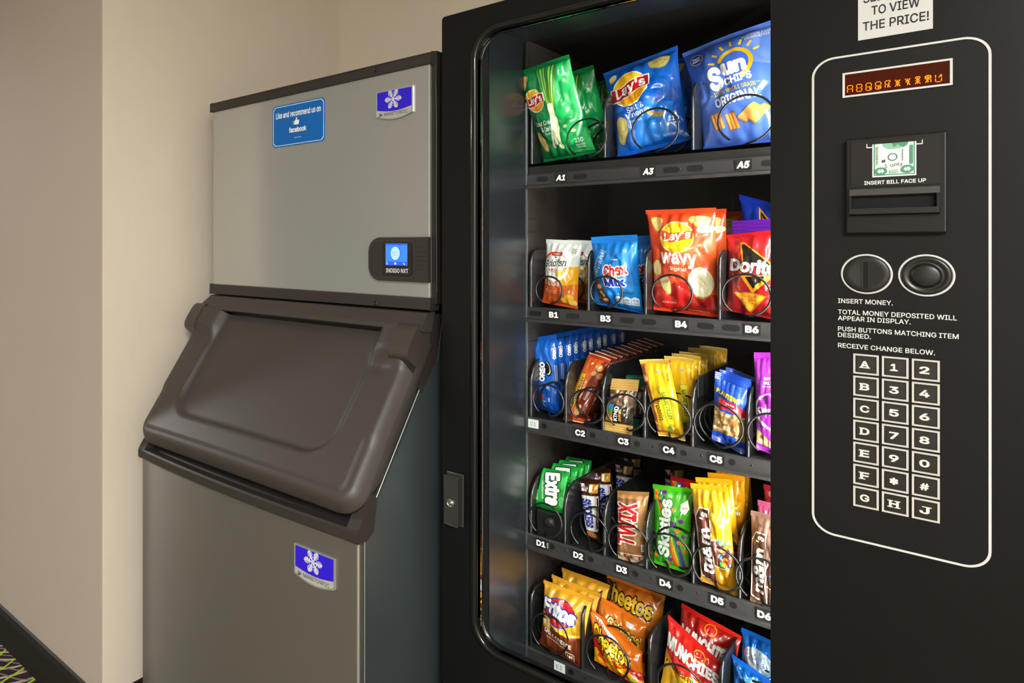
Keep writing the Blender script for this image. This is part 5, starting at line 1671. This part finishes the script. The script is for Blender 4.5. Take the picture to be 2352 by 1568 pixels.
# ---- lowest tray
SP = PROD['E1']
asp = 1.45
art = [P([(0, 0), (1, 0), (1, .42), (.7, .36), (.35, .40), (0, .48)], '#6a2c14'), P([(0, .48), (.35, .40), (.7, .36), (1, .42), (1, .46), (.7, .40), (.35, .44), (0, .54)], '#e8b83c'), P([(.55, .75), (1, .6), (1, 1), (.7, 1)], '#e0a434'), P([(.02, .40), (.18, .46), (.30, .40), (.26, .30), (.06, .32)], '#d8a860'), P([(.04, .42), (.14, .44), (.10, .34)], '#efdcb8'),
       E(.44, .64, .36, .29, '#2a3a9c', 12), E(.45, .645, .335, .265, '#c81c20', 12), E(.50, .58, .2, .12, '#a01418', 0), T('Fritos', .42, .66, .76, .30, '#f4f4f4', -4, .05, .1, '#26308c', .06),
       T('CHILI CHEESE', .46, .27, .66, .095, '#f2e6d0', -8, .03), T('FLAVORED CORN CHIPS', .44, .20, .44, .035, '#e8d0b0', -8, 0), P([(.66, .05), (.84, .03), (.85, .13), (.67, .15)], '#f0e6d4'), P([(.675, .06), (.83, .042), (.84, .12), (.68, .14)], '#5a2410'), T('160', .757, .09, .11, .06, '#f0e6d4', -6, .03), T('CALORIES', .74, .025, .13, .025, '#f0e6d4', -6)]
o = packet('chip_bag', SP[2], .048, '#d89c26', art, (.03, .06), ['#5c2410', '#d49a28'], seed=16.4, crk=.0046)
lane(o, SP, 'gold and brown corn chip bag with red oval, front one on the lowest tray', 'chip bag', 'gold corn chip bags on the lowest tray',
     ['gold corn chip bag, second, its crumpled top behind the red oval one', 'gold corn chip bag, rearmost, darker corner at the back of the lowest tray'], [.035, .085], .07)
SP = PROD['E2']
asp = 1.0


def flame():
    return [P([(0, .0), (1, 0), (1, .45), (.85, .36), (.7, .50), (.55, .36), (.4, .52), (.25, .38), (.12, .52), (0, .42)], '#c4180c'), P([(0, .0), (1, 0), (1, .26), (.86, .18), (.7, .32), (.52, .18), (.36, .34), (.2, .2), (.08, .30), (0, .25)], '#e6a214'), P([(.35, 0), (.95, 0), (.85, .16), (.7, .10), (.55, .22), (.45, .10)], '#c0cc1c'),
            P([(.08, .15), (.3, .12), (.28, .22), (.14, .25)], '#d8441a'), P([(.5, .05), (.7, .02), (.74, .12), (.56, .15)], '#c8301a')]


art = [flame(), P([(.05, .95), (.15, .97), (.60, .78), (.50, .74)], '#f2ead8'), [R(.20 + .035 * k, .86 - .018 * k, .215 + .035 * k, .92 - .018 * k, '#6a6a68') for k in range(7)], T('Cheetos', .44, .58, .72, .28, '#f2c21c', -4, .03, 0, '#18110c', .055), T('FLAMIN HOT', .45, .34, .42, .08, '#f0c428', -6, .04)]
o = packet('chip_bag', SP[2], .045, '#e0701a', art, (.03, .07), seed=17.4, crk=.006)
lane(o, SP, 'orange cheese puff bag with red flames, slumped in front on the lowest tray', 'chip bag', 'orange flame bags')
SP = PROD['E2b']
art = [flame(), P([(.25, .72), (.55, .60), (.60, .68), (.30, .80)], '#f2ead8'), T('Cheetos', .60, .62, .62, .24, '#f2c21c', -8, .03, 0, '#18110c', .055), R(.66, .76, .80, .86, '#e4e0d8')]
o = packet('chip_bag', SP[2], .045, '#e2781c', art, (.03, .06), seed=18.4, crk=.005)
lane(o, SP, 'orange cheese puff bag with flames, second, wedged behind the slumped one', 'chip bag', 'orange flame bags')
SP = PROD['E2p']
art = [P([(0, .5), (1, .55), (1, 1), (0, 1)], '#d0711c'), P([(.55, .0), (1, 0), (1, .5), (.8, .45)], '#e8892c'), T('Cheetos', .40, .74, .92, .30, '#e6b422', -7, .03, 0, '#18120e', .055), T('Puffs', .42, .46, .46, .19, '#1f8f8f', -7, .05, 0, '#e8d8a0', .06)]
o = packet('chip_bag', SP[2], .06, '#dc7a20', art, (.03, .05), seed=19.4, crk=.004)
lane(o, SP, 'large orange cheese puff bag with teal lower lettering, behind the flame bags', 'chip bag', None)
SP = PROD['E3']
art = [P([(0, 0), (1, 0), (1, .42), (.6, .46), (.3, .38), (0, .56)], '#e2a41c'), P([(.1, .1), (.9, .05), (.8, .3), (.3, .32)], '#eab22c'), T('MUNCHIES', .50, .68, .96, .22, '#f2f0ec', -2, .05, 0, '#7a0f10', .03), E(.64, .83, .10, .09, '#e8a81c'), E(.64, .83, .085, .075, '#c8201c'), T('CHEESE FIX', .42, .40, .44, .08, '#2a1c10', -4, .03), E(.40, .22, .11, .07, '#a8b82a', 10), E(.40, .22, .09, .05, '#d8d25a', 10), E(.62, .14, .08, .06, '#f0ead8'), E(.25, .10, .1, .07, '#c8781c')]
o = packet('chip_bag', SP[2], .045, '#cc2019', art, (.03, .07), seed=20.4, crk=.0058)
lane(o, SP, 'red and yellow snack mix bag, tipped forward in front on the lowest tray', 'chip bag', 'red and yellow snack mix bags')
SP = PROD['E3b']
art = [P([(0, 0), (1, 0), (1, .30), (.5, .36), (0, .28)], '#e2a41c'), P([(0, .70), (1, .75), (1, 1), (0, 1)], '#a81812'), T('MUNCHIES', .50, .62, .92, .26, '#f2f0ec', -3, .05, 0, '#7a0f10', .03), E(.55, .87, .10, .09, '#e8a81c'), E(.55, .87, .085, .075, '#c8201c'), P([(.35, .50), (.43, .52), (.90, .28), (.84, .24)], '#f2ead8')]
o = packet('chip_bag', SP[2], .05, '#c41f17', art, (.03, .06), seed=21.4, crk=.005)
lane(o, SP, 'red snack mix bag with white capitals, standing behind the tipped one', 'chip bag', 'red and yellow snack mix bags')
SP = PROD['E4']


def foil(h):
    return mat('foil_' + h, h, rough=0.22, spec=0.6, metal=0.55, coat=0.3, bump=0.35, bscale=30)


for k_, (key, lb) in enumerate((('E4', 'shiny blue foil treat pack, front one at the right of the lowest tray'), ('E4b', 'blue treat pack with pale speech bubble, at the right of the lowest tray'))):
    SP = PROD[key]
    art = [E(.42, .62, .36, .26, '#b8d0e6', -20), E(.34, .60, .24, .24, '#c8dcee', 0), T('So much to', .50, .66, .34, .06, '#2a62b4', -70, .02), T('love about', .40, .60, .34, .06, '#2a62b4', -70, .02), P([(.7, 0), (1, 0), (1, .4), (.8, .3)], '#0d4aa8')] if key == 'E4b' else [P([(.1, .7), (.5, .9), (.9, .8), (.5, .75)], '#5aa8e8'), T('TREATS', .5, .45, .6, .2, '#e4eef8', -10, .04)]
    o = packet('treat_pack', SP[2], .034, '#1a6ccc', art, (.04, .07), seed=22.4 + k_ * 3, crk=.006, sheen=foil)
    lane(o, SP, lb, 'snack packet', 'blue foil treat packs')
